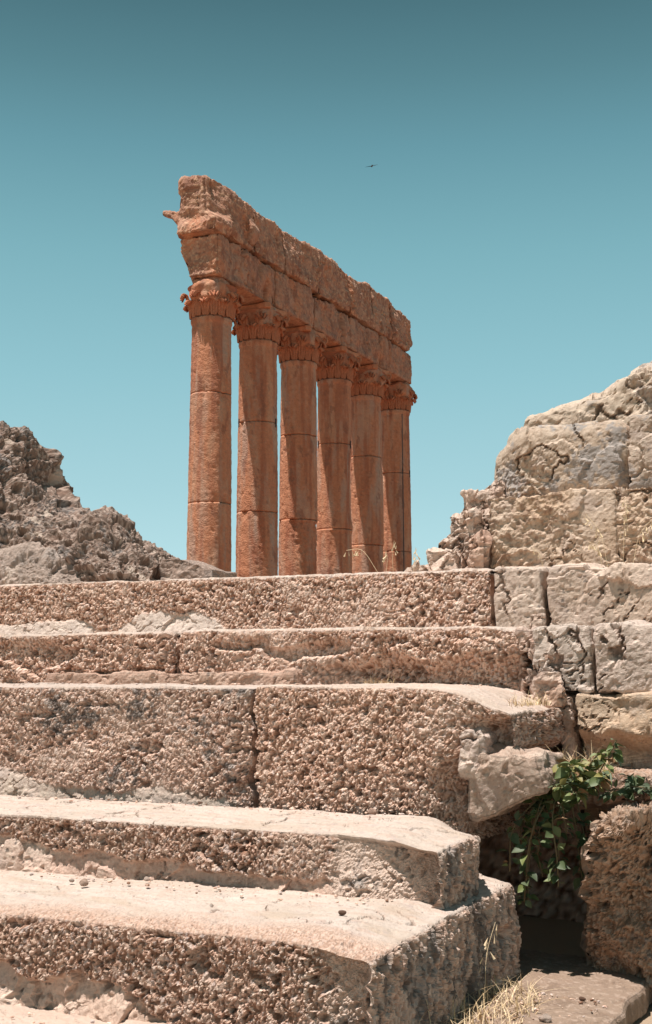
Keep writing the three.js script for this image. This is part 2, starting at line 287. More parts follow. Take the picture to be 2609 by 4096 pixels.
// third riser, two courses high, two blocks
{
  const at = [-4, 0.68, -7.6];
  const st = thing('stone_step', 'tall middle step of two big blocks split by a dark joint', 'step', at, STEPS);
  const lowEdge = [[-6.6, 0.94], [-5.6, 0.93], [-5.15, 0.78], [-4.7, 0.74], [-4.25, 0.80], [-3.8, 0.72], [-3.6, 0.66]];
  const lf = bandRiser({ seed: 8.8, edge: lowEdge, ragged: 0.07, recess: 0.008, flare: 0.2, low: { s: 0.35, base: [0.66, 0.52, 0.41], alt: GREYS, facet: 0.08, spots: 0, crack: 0.012 },
    high: (x, y, z) => { shelly(x, y, z, { s: 0.95, amp: 1.05, dark: 1.12 }); blend(GREYS, 0.18); lichen(x, y, z, 0.12 + 0.1 * sst(0.9, 1.25, y), 1.2); } });
  part('stone_block', centred(rockBox([-6.6, 0.58, -8.4], [-3.632, 1.405, -6.92], [0.007, 0.007, 0.022], { r: 0.035, coarse: ['-x', '-y', '-z', '+x'],
    fn: stepFn({ front: lf, top: (x, y, z) => { worn(x, y, z); blend(GREYS, 0.25); } }), warp: (p) => { const k = sst(-3.8, -3.635, p[0]); p[2] -= 0.04 * k * k; p[0] += 0.035 * k * noise(p[1] * 7, 3, 1); } }), at), nearStone, st, 'grey lichened block on the left of the joint');
  part('stone_block', centred(rockBox([-3.615, 0.58, -8.4], [-2.02, 1.415, -6.92], [0.0062, 0.0062, 0.015], { r: 0.035, coarse: ['-x', '-y', '-z'],
    fn: stepFn({ front: (x, y, z) => { shelly(x, y, z, { s: 1.0, amp: 1.05, dark: 1.14 }); blend(WARM, 0.15); }, top: (x, y, z) => { worn(x, y, z, { brown: 0.8 }); blend(WARM, 0.2); }, side: (x, y, z) => shelly(x, y, z, { s: 1.15, amp: 1.5, dark: 0.85 }) }),
    warp: (p, n) => { const k = sst(-2.62, -2.0, p[0]); p[1] -= 0.10 * k * k * sst(1.1, 1.41, p[1]) + 0.05 * k * k; p[2] -= 0.12 * k * k + 0.14 * sst(-2.28, -2.16, p[0]) * sst(0.13, 0.04, Math.abs(p[1] - 1.14)) * sst(0.3, 0.8, n[2]); if (p[1] < 1.1) p[0] -= 0.26 * sst(1.1, 0.9, p[1]) * k;
      const c = sst(-3.5, -3.615, p[0]); p[0] += 0.035 * c * noise(p[1] * 7, 3, 1); p[2] -= 0.03 * c * c; } }), at), nearStone, st, 'warm brown chip-studded block on the right of the joint');
}
// fourth riser
{
  const at = [-4.7, 1.38, -8.7];
  const st = thing('stone_step', 'rough pocked step at eye height with a thin ledge strip at its foot', 'step', at, STEPS);
  const f = (x, y, z) => { shelly(x, y, z, { s: 1.1, amp: 1.2, dark: 1.14 }); const g = sst(0.12, 0.32, noise(x * 1.9, y * 6, 3.3) + 0.3 * noise(x * 7, y * 9, 1)) * sst(1.78, 1.66, y); O.d -= 0.05 * g; blend(WARM, 0.1); const br = sst(-4.1, -3.4, x) * sst(1.62, 1.50, y + 0.08 * noise(x * 6, 1, 1)); O.d -= 0.07 * br; };
  part('stone_block', centred(rockBox([-7.5, 1.30, -9.6], [-4.875, 1.79, -8.1], [0.008, 0.0078, 0.05], { r: 0.05, coarse: ['-x', '-y', '-z', '+x'], fn: stepFn({ front: f, top: (x, y, z) => worn(x, y, z) }), warp: p => { const k = sst(-5.0, -4.875, p[0]); p[2] -= 0.05 * k * k; } }), at), nearStone, st);
  part('stone_block', centred(rockBox([-4.86, 1.30, -9.6], [-2.26, 1.80, -8.1], [0.008, 0.0078, 0.05], { r: 0.055, coarse: ['-x', '-y', '-z'], fn: stepFn({ front: f, top: (x, y, z) => worn(x, y, z), side: (x, y, z) => shelly(x, y, z, { s: 1.2, amp: 1.4, dark: 0.9 }) }), warp: p => { const k = sst(-4.74, -4.86, p[0]); p[2] -= 0.03 * k * k; const e = sst(-2.6, -2.26, p[0]); p[2] -= 0.07 * e * e; p[1] -= 0.03 * e * e; } }), at), nearStone, st);
  part('ledge_strip', centred(rockBox([-5.98, 1.37, -8.3], [-3.86, 1.492, -8.02], [0.0105, 0.0095, 0.012], { r: 0.025, coarse: ['-y', '-z'], fn: (x, y, z) => { split(x, y, z, { s: 0.2, facet: 0.15, spots: 0, base: WARM, alt: PINK, crack: 0.008 }); O.d += fbm(x * 6, y * 6, z * 6) * 0.02; lichen(x, y, z, 0.1); blend(BROWN, 0.12); } }), at), nearStone, st, 'smoother low strip along the foot of the step');
}
// fifth riser, top of the stair
{
  const at = [-5.4, 1.7, -9.7];
  const st = thing('stone_step', 'topmost shelly step below the columns with pale broken patches along its foot', 'step', at, STEPS);
  const f = bandRiser({ seed: 2.9, edge: [[-8.2, 1.86], [-7.4, 1.86], [-7.2, 1.90], [-6.9, 1.925], [-6.45, 1.93], [-6.3, 1.90], [-6.22, 1.70], [-6.12, 1.70], [-6.02, 1.87], [-5.85, 1.95], [-5.6, 2.0], [-5.42, 1.95], [-5.3, 1.99], [-5.1, 1.92], [-4.98, 1.82], [-4.9, 1.7], [-2.5, 1.6]], ragged: 0.05, recess: 0.0, flare: 0.35,
    low: { s: 0.17, base: PALE, alt: CREAM, facet: 0.3, spots: 0, crack: 0.015 }, high: (x, y, z) => shelly(x, y, z, { s: 1.1, amp: 1.0, dark: 1.14 }) });
  part('stone_block', centred(rockBox([-8.6, 1.7, -10.6], [-2.77, 2.262, -9.1], [0.0088, 0.0085, 0.05], { r: 0.05, coarse: ['-x', '-y', '-z', '+x'], fn: stepFn({ front: f, top: (x, y, z) => worn(x, y, z) }), warp: p => { const k = sst(-3.0, -2.77, p[0]); p[2] -= 0.04 * k * k; const j = Math.abs(p[0] + 6.17); p[2] -= 0.03 * sst(0.05, 0, j) * sst(2.05, 1.95, p[1]); } }), at), nearStone, st);
}

// ------------------------------------------------------------------ broken stone under the end of the third step, rounded pale knob beside it
{
  const at = [-2.0, 0.8, -7.05];
  stoneThing('broken_stone', rockBox([-2.25, 0.69, -7.35], [-1.83, 1.04, -6.91], [0.008, 0.008, 0.011], { r: 0.018, coarse: ['-z'], fn: (x, y, z) => { split(x, y, z, { s: 0.2, facet: 0.25, spots: 0, base: [0.56, 0.41, 0.32], alt: [0.48, 0.34, 0.26], crack: 0.006, crackBias: -0.2, step: 0.02, rough: 0.25 }); O.d *= 0.7; O.d += ridged(x * 5 + y * 3.4, z, 1, 2) * 0.016; },
    warp: p => { const t = sst(-2.25, -1.83, p[0]); p[1] += (1.04 - p[1]) / 0.35 * 0.16 * t; p[1] += 0.05 * noise(p[0] * 9, 2, p[2] * 6) * sst(0.85, 1.04, p[1]); p[0] -= 0.05 * noise(p[1] * 6, p[2] * 6, 3) * t; p[2] -= 0.042 * sst(1.0, 0.7, p[1]); } }), nearStone, at,
    'smooth pinkish broken stone wedged under the end of the middle step', 'stone');
  stoneThing('rounded_stone', rockBox([-2.32, 0.90, -7.2], [-2.17, 1.18, -6.9], [0.007, 0.007, 0.01], { r: 0.06, fn: (x, y, z) => { split(x, y, z, { s: 0.1, facet: 0.4, spots: 0, base: CREAM, alt: GREYS }); O.d += fbm(x * 9, y * 9, z * 9) * 0.03; } }), nearStone, [-2.23, 0.9, -6.98], 'knobbly pale upright stone left of the smooth broken stone', 'stone');
}

// ------------------------------------------------------------------ ruined wall on the right
{
  const at = [-2, 0.6, -9];
  const w = thing('ruined_wall', 'cracked pale limestone wall climbing out of the frame on the right', 'wall', at);
  const blk = (lo, hi, res, o) => part('stone_block', centred(rockBox(lo, hi, [res, res, res * 1.5], { r: 0.03, coarse: ['-x', '-y', '-z'], ...o }), at), nearStone, w);
  const sp = o => (x, y, z, nx, ny, nz) => { split(x, y, z, o); if (o.grey) { const a = fbm(x * 2.4 + 3, y * 2.4, z * 2.4, 5); if (a > 0.05) blend([0.37, 0.325, 0.30], sst(0.05, 0.16, a + 0.3 * noise(x * 30, y * 30, z * 30)) * o.grey); } if (o.pock) { const k = sst(-0.05, 0.25, noise(x * 2.2, y * 2.2, z * 2.2 + 7)); O.d += k * (fbm(x * 24, y * 24, z * 24, 3) * 0.04); if (noise(x * 32, y * 32, z * 32) > 0.25) blend(BROWN, 0.5 * k); } };
  // course level with the topmost step
  blk([-2.74, 1.7, -10.4], [-2.37, 2.262, -9.08], 0.0105, { fn: sp({ s: 0.34, spots: 0.6, base: CREAM, alt: [0.60, 0.47, 0.37], facet: 0.12 }), r: 0.04 });
  blk([-2.345, 1.7, -10.4], [-0.9, 2.265, -9.1], 0.011, { fn: sp({ s: 0.36, spots: 0.45, base: CREAM, alt: [0.62, 0.46, 0.34], facet: 0.3, crack: 0.05 }), r: 0.04 });
  // course level with the fourth step
  blk([-2.2, 1.36, -9.3], [-1.81, 1.80, -8.12], 0.0095, { fn: sp({ s: 0.22, spots: 0.3, base: PALE, alt: [0.60, 0.48, 0.40], facet: 0.28, crack: 0.045, crackBias: 0.2 }) });
  blk([-1.79, 1.36, -9.3], [-0.9, 1.80, -8.1], 0.0095, { fn: sp({ s: 0.26, spots: 0.4, base: CREAM, alt: [0.58, 0.46, 0.39], facet: 0.22, crack: 0.045, crackBias: 0.1 }) });
  // course below it, its foot broken back
  blk([-2.03, 0.45, -9.2], [-1.93, 1.36, -8.1], 0.0095, { fn: sp({ s: 0.2, spots: 0, base: CREAM, alt: WARM, facet: 0.25 }) });
  blk([-1.905, 0.45, -9.2], [-0.8, 1.362, -8.02], 0.0095, { fn: sp({ s: 0.3, spots: 0.1, base: [0.62, 0.46, 0.33], alt: OCHRE, facet: 0.32, crack: 0.03 }), warp: p => { const k = sst(1.14, 1.0, p[1] + 0.07 * noise(p[0] * 6, 1, 2)); p[2] -= 0.16 * k; p[2] -= 0.042 * sst(1.3, 1.14, p[1]) * (1 - k) * -1; } });
  // rubble between the step ends and the wall
  const R = rng(77);
  for (const [x, y, z, a] of [[-2.22, 1.70, -8.25, 0.09], [-2.13, 1.56, -8.2, 0.075], [-2.08, 1.44, -8.15, 0.07], [-2.16, 1.42, -8.25, 0.09], [-2.05, 1.33, -8.1, 0.06], [-2.18, 1.28, -8.2, 0.1], [-2.1, 1.12, -8.2, 0.09], [-2.22, 1.83, -8.35, 0.06]]) {
    const s1 = a * (0.9 + R() * 0.5), s2 = a * (0.8 + R() * 0.4), col = [CREAM, WARM, GREYS, PINK][Math.floor(R() * 4)];
    part('rubble_stone', centred(rockBox([x - s1, y - s2, z - a], [x + s1, y + s2, z + a], [0.012, 0.012, 0.012], { r: 0.02, coarse: ['-z', '-y'], fn: (X, Y, Z) => { split(X, Y, Z, { s: 0.14, facet: 0.8, spots: 0, base: col, alt: WARM, step: 0.03 }); O.d += fbm(X * 9, Y * 9, Z * 9) * 0.04; if (noise(X * 14, Y * 14, Z * 14) > 0.2) blend(BROWN, 0.4); } }), at), nearStone, w);
  }
  // first course above the stair: rubble core end, then dressed face
  const rub = (x, y, z) => { split(x, y, z, { s: 0.11, facet: 0.8, spots: 0, base: CREAM, alt: WARM, crack: 0.04, crackBias: 0.3, step: 0.05 }); O.d += fbm(x * 9, y * 9, z * 9, 4) * 0.05; if (noise(x * 14, y * 14, z * 14) > 0.2) blend(BROWN, 0.5); };
  blk([-3.58, 2.2, -10.8], [-2.98, 3.06, -9.66], 0.0095, { r: 0.05, fn: rub, warp: p => { const k = clamp((p[1] - 2.2) / 0.86); p[0] += k * 0.5 * sst(-2.95, -3.58, p[0]); p[2] -= 0.42 * k * k; } });
  blk([-2.945, 2.2, -10.7], [-1.93, 2.872, -9.6], 0.0095, { r: 0.025, fn: (x, y, z, nx, ny, nz) => { const t = sst(-2.3, -2.55, x + 0.5 * (2.6 - y) + 0.25 * noise(x * 4, y * 4, z * 4)); sp({ s: 0.45, spots: 0, base: [0.66, 0.50, 0.38], alt: OCHRE, facet: 0.12, crack: 0.035, pock: 1 })(x, y, z, nx, ny, nz); if (t > 0) { O.d += t * (fbm(x * 14, y * 14, z * 14, 4) * 0.055 - 0.02); if (noise(x * 24, y * 24, z * 24) > 0.22) blend(BROWN, 0.5 * t); } } });
  blk([-1.928, 2.2, -10.7], [-0.9, 2.885, -9.61], 0.0095, { r: 0.025, fn: sp({ s: 0.3, spots: 0, base: [0.66, 0.50, 0.38], alt: OCHRE, facet: 0.2, crack: 0.04, pock: 0.5 }) });
  for (const [x, y, z, a, b] of [[-3.13, 2.86, -10.0, 0.12, 0.10], [-3.52, 2.27, -9.74, 0.12, 0.08], [-3.3, 2.36, -9.66, 0.13, 0.10], [-3.2, 2.66, -9.85, 0.11, 0.10], [-3.02, 2.42, -9.62, 0.07, 0.14]]) {
    const col = [CREAM, WARM, GREYS, PINK][Math.floor(R() * 4)];
    part('rubble_stone', centred(rockBox([x - a, y - b, z - a], [x + a, y + b, z + a], [0.01, 0.01, 0.012], { r: 0.015, coarse: ['-z', '-y'], fn: (X, Y, Z) => { split(X, Y, Z, { s: 0.16, facet: 0.9, spots: 0, base: col, alt: WARM, step: 0.04 }); O.d += fbm(X * 8, Y * 8, Z * 8) * 0.05; } }), at), nearStone, w);
  }
  // second course: rounded shoulder, grey weathered skin
  blk([-3.1, 2.84, -11.2], [-1.90, 3.50, -10.0], 0.0115, { r: 0.13, fn: sp({ s: 0.42, spots: 0.2, base: [0.62, 0.48, 0.37], alt: [0.53, 0.39, 0.285], facet: 0.22, crack: 0.045, grey: 0.85, pock: 0.5 }), warp: p => { const k = sst(-2.5, -3.1, p[0]); p[1] -= 0.16 * k * k * sst(3.0, 3.5, p[1]); p[2] -= 0.22 * k * k; } });
  blk([-1.895, 2.84, -11.2], [-0.8, 3.52, -10.01], 0.011, { r: 0.05, fn: sp({ s: 0.3, spots: 0.3, base: [0.58, 0.45, 0.355], alt: [0.49, 0.37, 0.285], facet: 0.3, crack: 0.06, grey: 0.7, pock: 0.6 }) });
  // third course: sloping broken top
  const slope = [[-3.0, 3.42], [-2.86, 3.66], [-2.7, 3.80], [-2.45, 3.84], [-2.2, 3.95], [-1.95, 4.08], [-1.7, 4.16], [-0.8, 4.3]];
  blk([-3.0, 3.38, -12.0], [-0.8, 3.9, -10.45], 0.0135, { r: 0.12, fn: (x, y, z, nx, ny, nz) => { sp({ s: 0.4, spots: 0.2, base: [0.66, 0.52, 0.40], alt: [0.56, 0.42, 0.31], facet: 0.35, crack: 0.06, grey: 0.5, pock: 0.7 })(x, y, z, nx, ny, nz); O.d += fbm(x * 3.2, y * 3.2, z * 3.2, 3) * 0.10; }, warp: p => { const h = lut(slope, p[0]); p[1] = 3.38 + (p[1] - 3.38) / 0.52 * (h - 3.38) * (1 - 0.2 * sst(-10.9, -10.4, p[2])); } });
}

// ------------------------------------------------------------------ rough block by the crevice, slab in front, hidden masonry behind the crevice
{
  stoneThing('weathered_block', rockBox([-1.74, -0.2, -8.1], [-0.6, 0.80, -7.1], [0.0068, 0.0068, 0.013], { r: 0.13, coarse: ['-x', '-y', '-z'], fn: (x, y, z) => { shelly(x, y, z, { s: 1.15, amp: 1.35, dark: 0.9 }); blend([0.40, 0.255, 0.155], 0.5); O.d += fbm(x * 3, y * 3, z * 3, 5) * 0.16; lichen(x, y, z, 0.0); },
    warp: p => { const k = sst(-1.25, -1.70, p[0] - 0.25 * clamp(p[1] - 0.2)); p[2] += (0.46 * clamp(p[1] + 0.1, 0, 0.9) - 0.16) * k; p[0] += 0.24 * k * clamp(p[1]); p[1] -= 0.05 * k * sst(0.6, 0.8, p[1]); } }), nearStone, [-1.2, -0.2, -7.5], 'rough ochre block standing at the right edge beside the crevice', 'stone');
  stoneThing('paving_slab', rockBox([-2.2, -0.27, -7.6], [-1.33, -0.13, -4.6], [0.012, 0.012, 0.014], { r: 0.03, coarse: ['-x', '-y', '-z'], fn: (x, y, z) => { worn(x, y, z, { brown: 1 }); O.d *= 0.7; blend([0.28, 0.185, 0.125], 0.85); blend([0.2, 0.13, 0.088], 0.5 * sst(0, 0.3, fbm(x * 9, y, z * 9, 4))); if (noise(x * 40, 1, z * 40) > 0.3) blend(CREAM, 0.28); O.d += noise(x * 30, y * 30, z * 30) * 0.004; },
    warp: p => { p[0] += 0.03 * noise(p[2] * 4, 1, 1); } }), nearStone, [-1.8, -0.27, -6], 'dusty brown slab in the bottom right corner', 'slab');
  stoneThing('earth_fill', rockBox([-2.25, 0.74, -9.2], [-1.35, 0.91, -7.42], [0.014, 0.014, 0.014], { r: 0.08, fn: (x, y, z) => { shelly(x, y, z, { s: 0.9 }); blend([0.36, 0.23, 0.15], 0.5); O.d += fbm(x * 5, y * 5, z * 5) * 0.06; } }), nearStone, [-1.8, 0.74, -8.2], 'brown rubbly earth under the straw beside the plant', 'earth');
  stoneThing('foundation_wall', rockBox([-3.4, -0.27, -10.0], [-0.7, 1.2, -9.25], [0.03, 0.03, 0.03], { r: 0.03, fn: (x, y, z) => { shelly(x, y, z, { s: 2 }); } }), nearStone, [-2, -0.27, -8.8], 'dark rough masonry deep inside the crevice behind the plant', 'wall');
}

// ------------------------------------------------------------------ boulders on the left
function boulder(name, prof, zc, zr, y0, opts, label) {
  const x0 = prof[0][0], x1 = prof[prof.length - 1][0];
  const arc = [[0, prof[0][0]]]; for (let i = 1; i < prof.length; i++) arc.push([arc[i - 1][0] + Math.hypot(prof[i][0] - prof[i - 1][0], prof[i][1] - prof[i - 1][1]), prof[i][0]]);
  const len = arc[arc.length - 1][0], nu = Math.ceil(len / opts.res), nv = opts.nv;
  const g = sheet(nv, nu, false, (v, u) => { const x = lut(arc, u * len), h = lut(prof, x) - y0, sl = (lut(prof, x + 0.12) - lut(prof, x - 0.12)) / 0.24, th = Math.PI * v; const c = Math.cos(th), s = Math.sin(th), cs = Math.sign(c) * Math.pow(Math.abs(c), 0.8), nn = Math.hypot(sl * s, s, c * 0.9);
    return { p: [x, y0 + h * Math.pow(s, 0.72), zc + zr * cs + (opts.lean ?? 0) * s], n: [-sl * s / nn, s / nn, c * 0.9 / nn], uv: [u * len, v * 3] }; },
    (x, y, z, a, b, c) => { opts.fn(x, y, z); });
  return stoneThing(name, g, nearStone, [(x0 + x1) / 2, y0, zc], label, 'boulder');
}
const rockSkin = (x, y, z) => {
  const wx = fbm(x * 2.2, y * 2.2, z * 2.2, 4) * 0.5, w2 = noise(x * 12, y * 12, z * 12) * 0.02;
  const bigc = cells(x / 0.5 + wx, y / 0.42 + wx, z / 0.5), bf = ((x / 0.5 + wx - bigc.cx) * (bigc.id - 0.5) + (y / 0.42 + wx - bigc.cy) * (bigc.id2 - 0.5)) * sst(0, 0.12, bigc.f2 - bigc.f1);
  let d = fbm(x * 1.5 + wx, y * 1.7, z * 1.5, 4) * 0.2 + bf * 0.34 + ridged(x * 3 + wx, y * 4, z * 3 + wx, 4) * 0.06 + fbm(x * 11, y * 12, z * 11, 4) * 0.03;
  const c = cells((x + w2) / 0.026, (y + w2) / 0.026, z / 0.026), e = c.f2 - c.f1, id = c.id, id2 = c.id2; d += sst(0, 0.2, e) * id2 * 0.012 * (id > 0.35 ? 1 : 0);
  const pit = noise(x * 8, y * 9, z * 8), p2 = noise(x * 19, y * 21, z * 19); if (pit > 0.28) d -= (pit - 0.28) * 0.2; if (p2 > 0.28) d -= (p2 - 0.28) * 0.08;
  tint([0.25, 0.17, 0.13], 0.7 + 0.6 * id2); if (id > 0.7) blend([0.60, 0.45, 0.37], 0.65); if (id < 0.2) blend([0.22, 0.125, 0.085], 0.6);
  lichen(x, y, z, 0.2, 1.3);
  if (fbm(x * 4 + 50, y * 4, z * 4, 4) > 0.30) { blend([0.66, 0.52, 0.42], 0.75); }
  O.d = d - 0.13;
};
boulder('boulder', [[-9.6, 4.0], [-8.95, 3.98], [-8.4, 4.08], [-8.12, 4.0], [-7.98, 3.84], [-7.92, 3.5], [-7.78, 3.40], [-7.5, 3.22], [-7.28, 3.10], [-7.0, 3.04], [-6.75, 2.92], [-6.55, 2.76], [-6.35, 2.60], [-6.15, 2.36], [-6.05, 2.15]], -10.4, 0.85, 2.0, { res: 0.0095, nv: 250, lean: -0.1, fn: rockSkin }, 'large dark lichen-spotted boulder rising at the left edge above the stair');
boulder('boulder', [[-9.0, 2.70], [-8.2, 2.72], [-7.75, 2.74], [-7.45, 2.76], [-7.15, 2.68], [-6.95, 2.52], [-6.80, 2.36], [-6.74, 2.2]], -9.75, 0.36, 2.0, { res: 0.0095, nv: 130, fn: (x, y, z) => { rockSkin(x, y, z); O.d *= 0.7; blend([0.62, 0.49, 0.41], 0.42); } }, 'low paler rock at the left edge in front of the dark boulder');
stoneThing('stone_fragment', rockBox([-6.3, 2.2, -10.6], [-5.68, 2.56, -10.1], [0.012, 0.012, 0.014], { r: 0.04, fn: (x, y, z) => { rockSkin(x * 1.4, y * 1.4, z * 1.4); O.d *= 0.25; blend([0.42, 0.30, 0.24], 0.4); }, warp: p => { p[1] -= 0.12 * sst(-6.1, -5.68, p[0]) * sst(2.25, 2.5, p[1]); } }), nearStone, [-6, 2.2, -10.3], 'small brown stone lying between the dark boulder and the first column', 'stone');

// ------------------------------------------------------------------ columns
const CX = -29.6, CZ = -52.2, GAP = 4.85, BASE = 0.9, NECK = 18.2;
const RED = [0.575, 0.242, 0.128], ROSE = [0.52, 0.305, 0.21], RUST = [0.42, 0.155, 0.082], DUSK = [0.25, 0.108, 0.07], SAND = [0.62, 0.37, 0.235];
const rad = y => 1.085 - 0.125 * clamp((y - 4) / 14.2) - 0.012 * Math.sin(clamp((y - 4) / 14.2) * Math.PI) * -1;
function shaftSkin(x, y, z, s) {
  const v = fbm(x * 2.2 + s * 9, y * 0.12, z * 2.2, 4), p = fbm(x * 1.5, y * 0.3 + s * 5, z * 1.5, 4), f = noise(x * 7, y * 7, z * 7);
  tint(RED, 0.98 + 0.16 * f); blend(ROSE, sst(-0.05, 0.3, p + 0.12 * f) * 0.85); blend(RUST, sst(0.0, 0.2, v) * 0.85); blend([0.46, 0.33, 0.255], sst(0.12, 0.3, fbm(x * 1.8 + s * 13, y * 0.22 + 7, z * 1.8, 4)) * 0.6); blend(SAND, sst(0.08, 0.35, fbm(x * 1.9 + 40, y * 0.5, z * 1.9, 4)) * 0.5);
  if (fbm(x * 2.2 + 7, y * 0.9 + s, z * 2.2 + 3, 4) > 0.22) blend(DUSK, 0.5);
  const c = cells(x / 0.22, y / 0.22, z / 0.22); blend(c.id > 0.7 ? SAND : RUST, 0.16 * (c.f1 < 0.4 ? 1 : 0));
  let d = fbm(x * 1.3, y * 1.0, z * 1.3, 3) * 0.03 + f * 0.012 + noise(x * 3.4, y * 3.4, z * 3.4) * 0.014;
  const pit = noise(x * 6.2, y * 5.8 + s * 3, z * 6.2) + 0.35 * fbm(x * 0.8, y * 0.5, z * 0.8 + s, 2); if (pit > 0.36) d -= (pit - 0.36) * 0.12;
  O.d = d;
}
// acanthus leaf: lobed, ribbed, curling over at the tip; stands on a bell of radius R, height H
function acanthus(R, H, W, out) {
  const nu = 16, nv = 16;
  const P = [], C = [], U = [], I = [];
  for (let j = 0; j <= nv; j++) for (let i = 0; i <= nu; i++) {
    const v = j / nv, u = i / nu * 2 - 1;
    const lobes = 0.80 + 0.2 * Math.abs(Math.sin(v * Math.PI * 4.5)), taper = v < 0.7 ? 0.5 + 0.5 * Math.sin(v / 0.7 * Math.PI * 0.5) : Math.sqrt(Math.max(0, 1 - Math.pow((v - 0.7) / 0.32, 2)));
    const w = W * lobes * taper, curl = Math.max(0, v - 0.62) / 0.38;
    let r = R + 0.05 + 0.10 * v + out * Math.pow(v, 3.2) * (1 - 0.25 * curl * curl), y = H * (v < 0.72 ? v * 1.3 : 0.936 + 0.075 * Math.sin((v - 0.72) / 0.28 * Math.PI) - 0.16 * Math.pow((v - 0.72) / 0.28, 2));
    r += 0.06 * Math.cos(u * Math.PI * 3.5) * (0.4 + v) - 0.05 * u * u * (1 - v) + 0.04;
    y += -0.10 * H * u * u * v + 0.03 * Math.cos(u * Math.PI * 3.5) * v;
    const an = u * w / R; P.push(Math.sin(an) * r, y, Math.cos(an) * r);
    const k = 0.9 + 0.2 * noise(i * 0.4, j * 0.4, H); C.push(RED[0] * k * 0.95, RED[1] * k * 0.9, RED[2] * k * 0.9); U.push(u * w, v * H);
  }
  for (let j = 0; j < nv; j++) for (let i = 0; i < nu; i++) { const a = j * (nu + 1) + i, b = a + 1, c = b + nu + 1, d = a + nu + 1; I.push(a, b, c, a, c, d); }
  return geo(P, C, U, I);
}
const leafLow = acanthus(0.93, 0.80, 0.29, 0.36), leafHigh = acanthus(0.98, 1.30, 0.28, 0.42);
function colourise(g, c, k = 0.15) { const p = g.attributes.position, C = []; for (let i = 0; i < p.count; i++) { const m = 1 + k * 2 * noise(p.getX(i) * 3, p.getY(i) * 3, p.getZ(i) * 3); C.push(c[0] * m, c[1] * m, c[2] * m); } g.setAttribute('color', new THREE.Float32BufferAttribute(C, 3)); return g; }
function scroll() { // volute ribbon curling outward under the abacus corner
  const pts = []; for (let i = 0; i <= 16; i++) { const t = i / 16, a = t * 4.6; const rr = 0.20 * (1 - t * 0.62); pts.push(new THREE.Vector3(0, 0.16 + Math.cos(a) * rr - 0.0, 0.16 + Math.sin(a) * rr)); }
  const stem = [new THREE.Vector3(0, -0.5, -0.34), new THREE.Vector3(0, -0.1, -0.22), new THREE.Vector3(0, 0.25, 0.0)];
  return colourise(new THREE.TubeGeometry(new THREE.CatmullRomCurve3([...stem, ...pts]), 40, 0.065, 6), RED);
}
const scrollGeo = scroll();
function abacus() {
  const s = new THREE.Shape(), a = 1.13, b = 0.95, c = 0.16;
  s.moveTo(-a + c, -a); s.quadraticCurveTo(0, -b + 0.25, a - c, -a); s.lineTo(a, -a + c); s.quadraticCurveTo(b - 0.25, 0, a, a - c); s.lineTo(a - c, a); s.quadraticCurveTo(0, b - 0.25, -a + c, a); s.lineTo(-a, a - c); s.quadraticCurveTo(-b + 0.25, 0, -a, -a + c); s.closePath();
  const g = new THREE.ExtrudeGeometry(s, { depth: 0.22, bevelEnabled: true, bevelSize: 0.05, bevelThickness: 0.04, bevelSegments: 2, curveSegments: 14 }); g.rotateX(-Math.PI / 2); return colourise(g, RED);
}
const abacusGeo = abacus();
const bellGeo = colourise(new THREE.LatheGeometry([[0.9, 0], [0.91, 0.25], [0.93, 0.7], [0.99, 1.1], [1.12, 1.42], [1.2, 1.52]].map(a => new THREE.Vector2(...a)), 48), RUST);
const metal = new THREE.MeshStandardMaterial({ color: new THREE.Color().setRGB(0.10, 0.085, 0.08), roughness: 0.6, metalness: 0.5 });
const COLS = [
  { j: [9.24, 14.5], broken: 0.45, bw: 1.22, by: 0.98, label: 'nearest stone column, leftmost of the six, clear of its neighbour' },
  { j: [9.36, 13.95], broken: 0.95, bw: 1.12, by: 0.9, label: 'second column from the left, grey-streaked, with a lit left edge' },
  { j: [9.48, 14.1], broken: 0.95, bw: 1.15, by: 0.88, wound: true, label: 'third column from the left, its lowest visible drum broken away on a slant' },
  { j: [9.45, 14.4], broken: 0.95, bw: 1.0, by: 0.92, label: 'fourth column from the left, gouged down its right side' },
  { j: [8.96, 14.4], broken: 0.95, bw: 1.15, by: 0.88, label: 'fifth column from the left, second farthest, with a short lowest drum' },
  { j: [8.97, 14.06], broken: 0.95, bw: 1.2, by: 0.95, label: 'farthest column, rightmost of the six, with a thin dark line down it' },
];
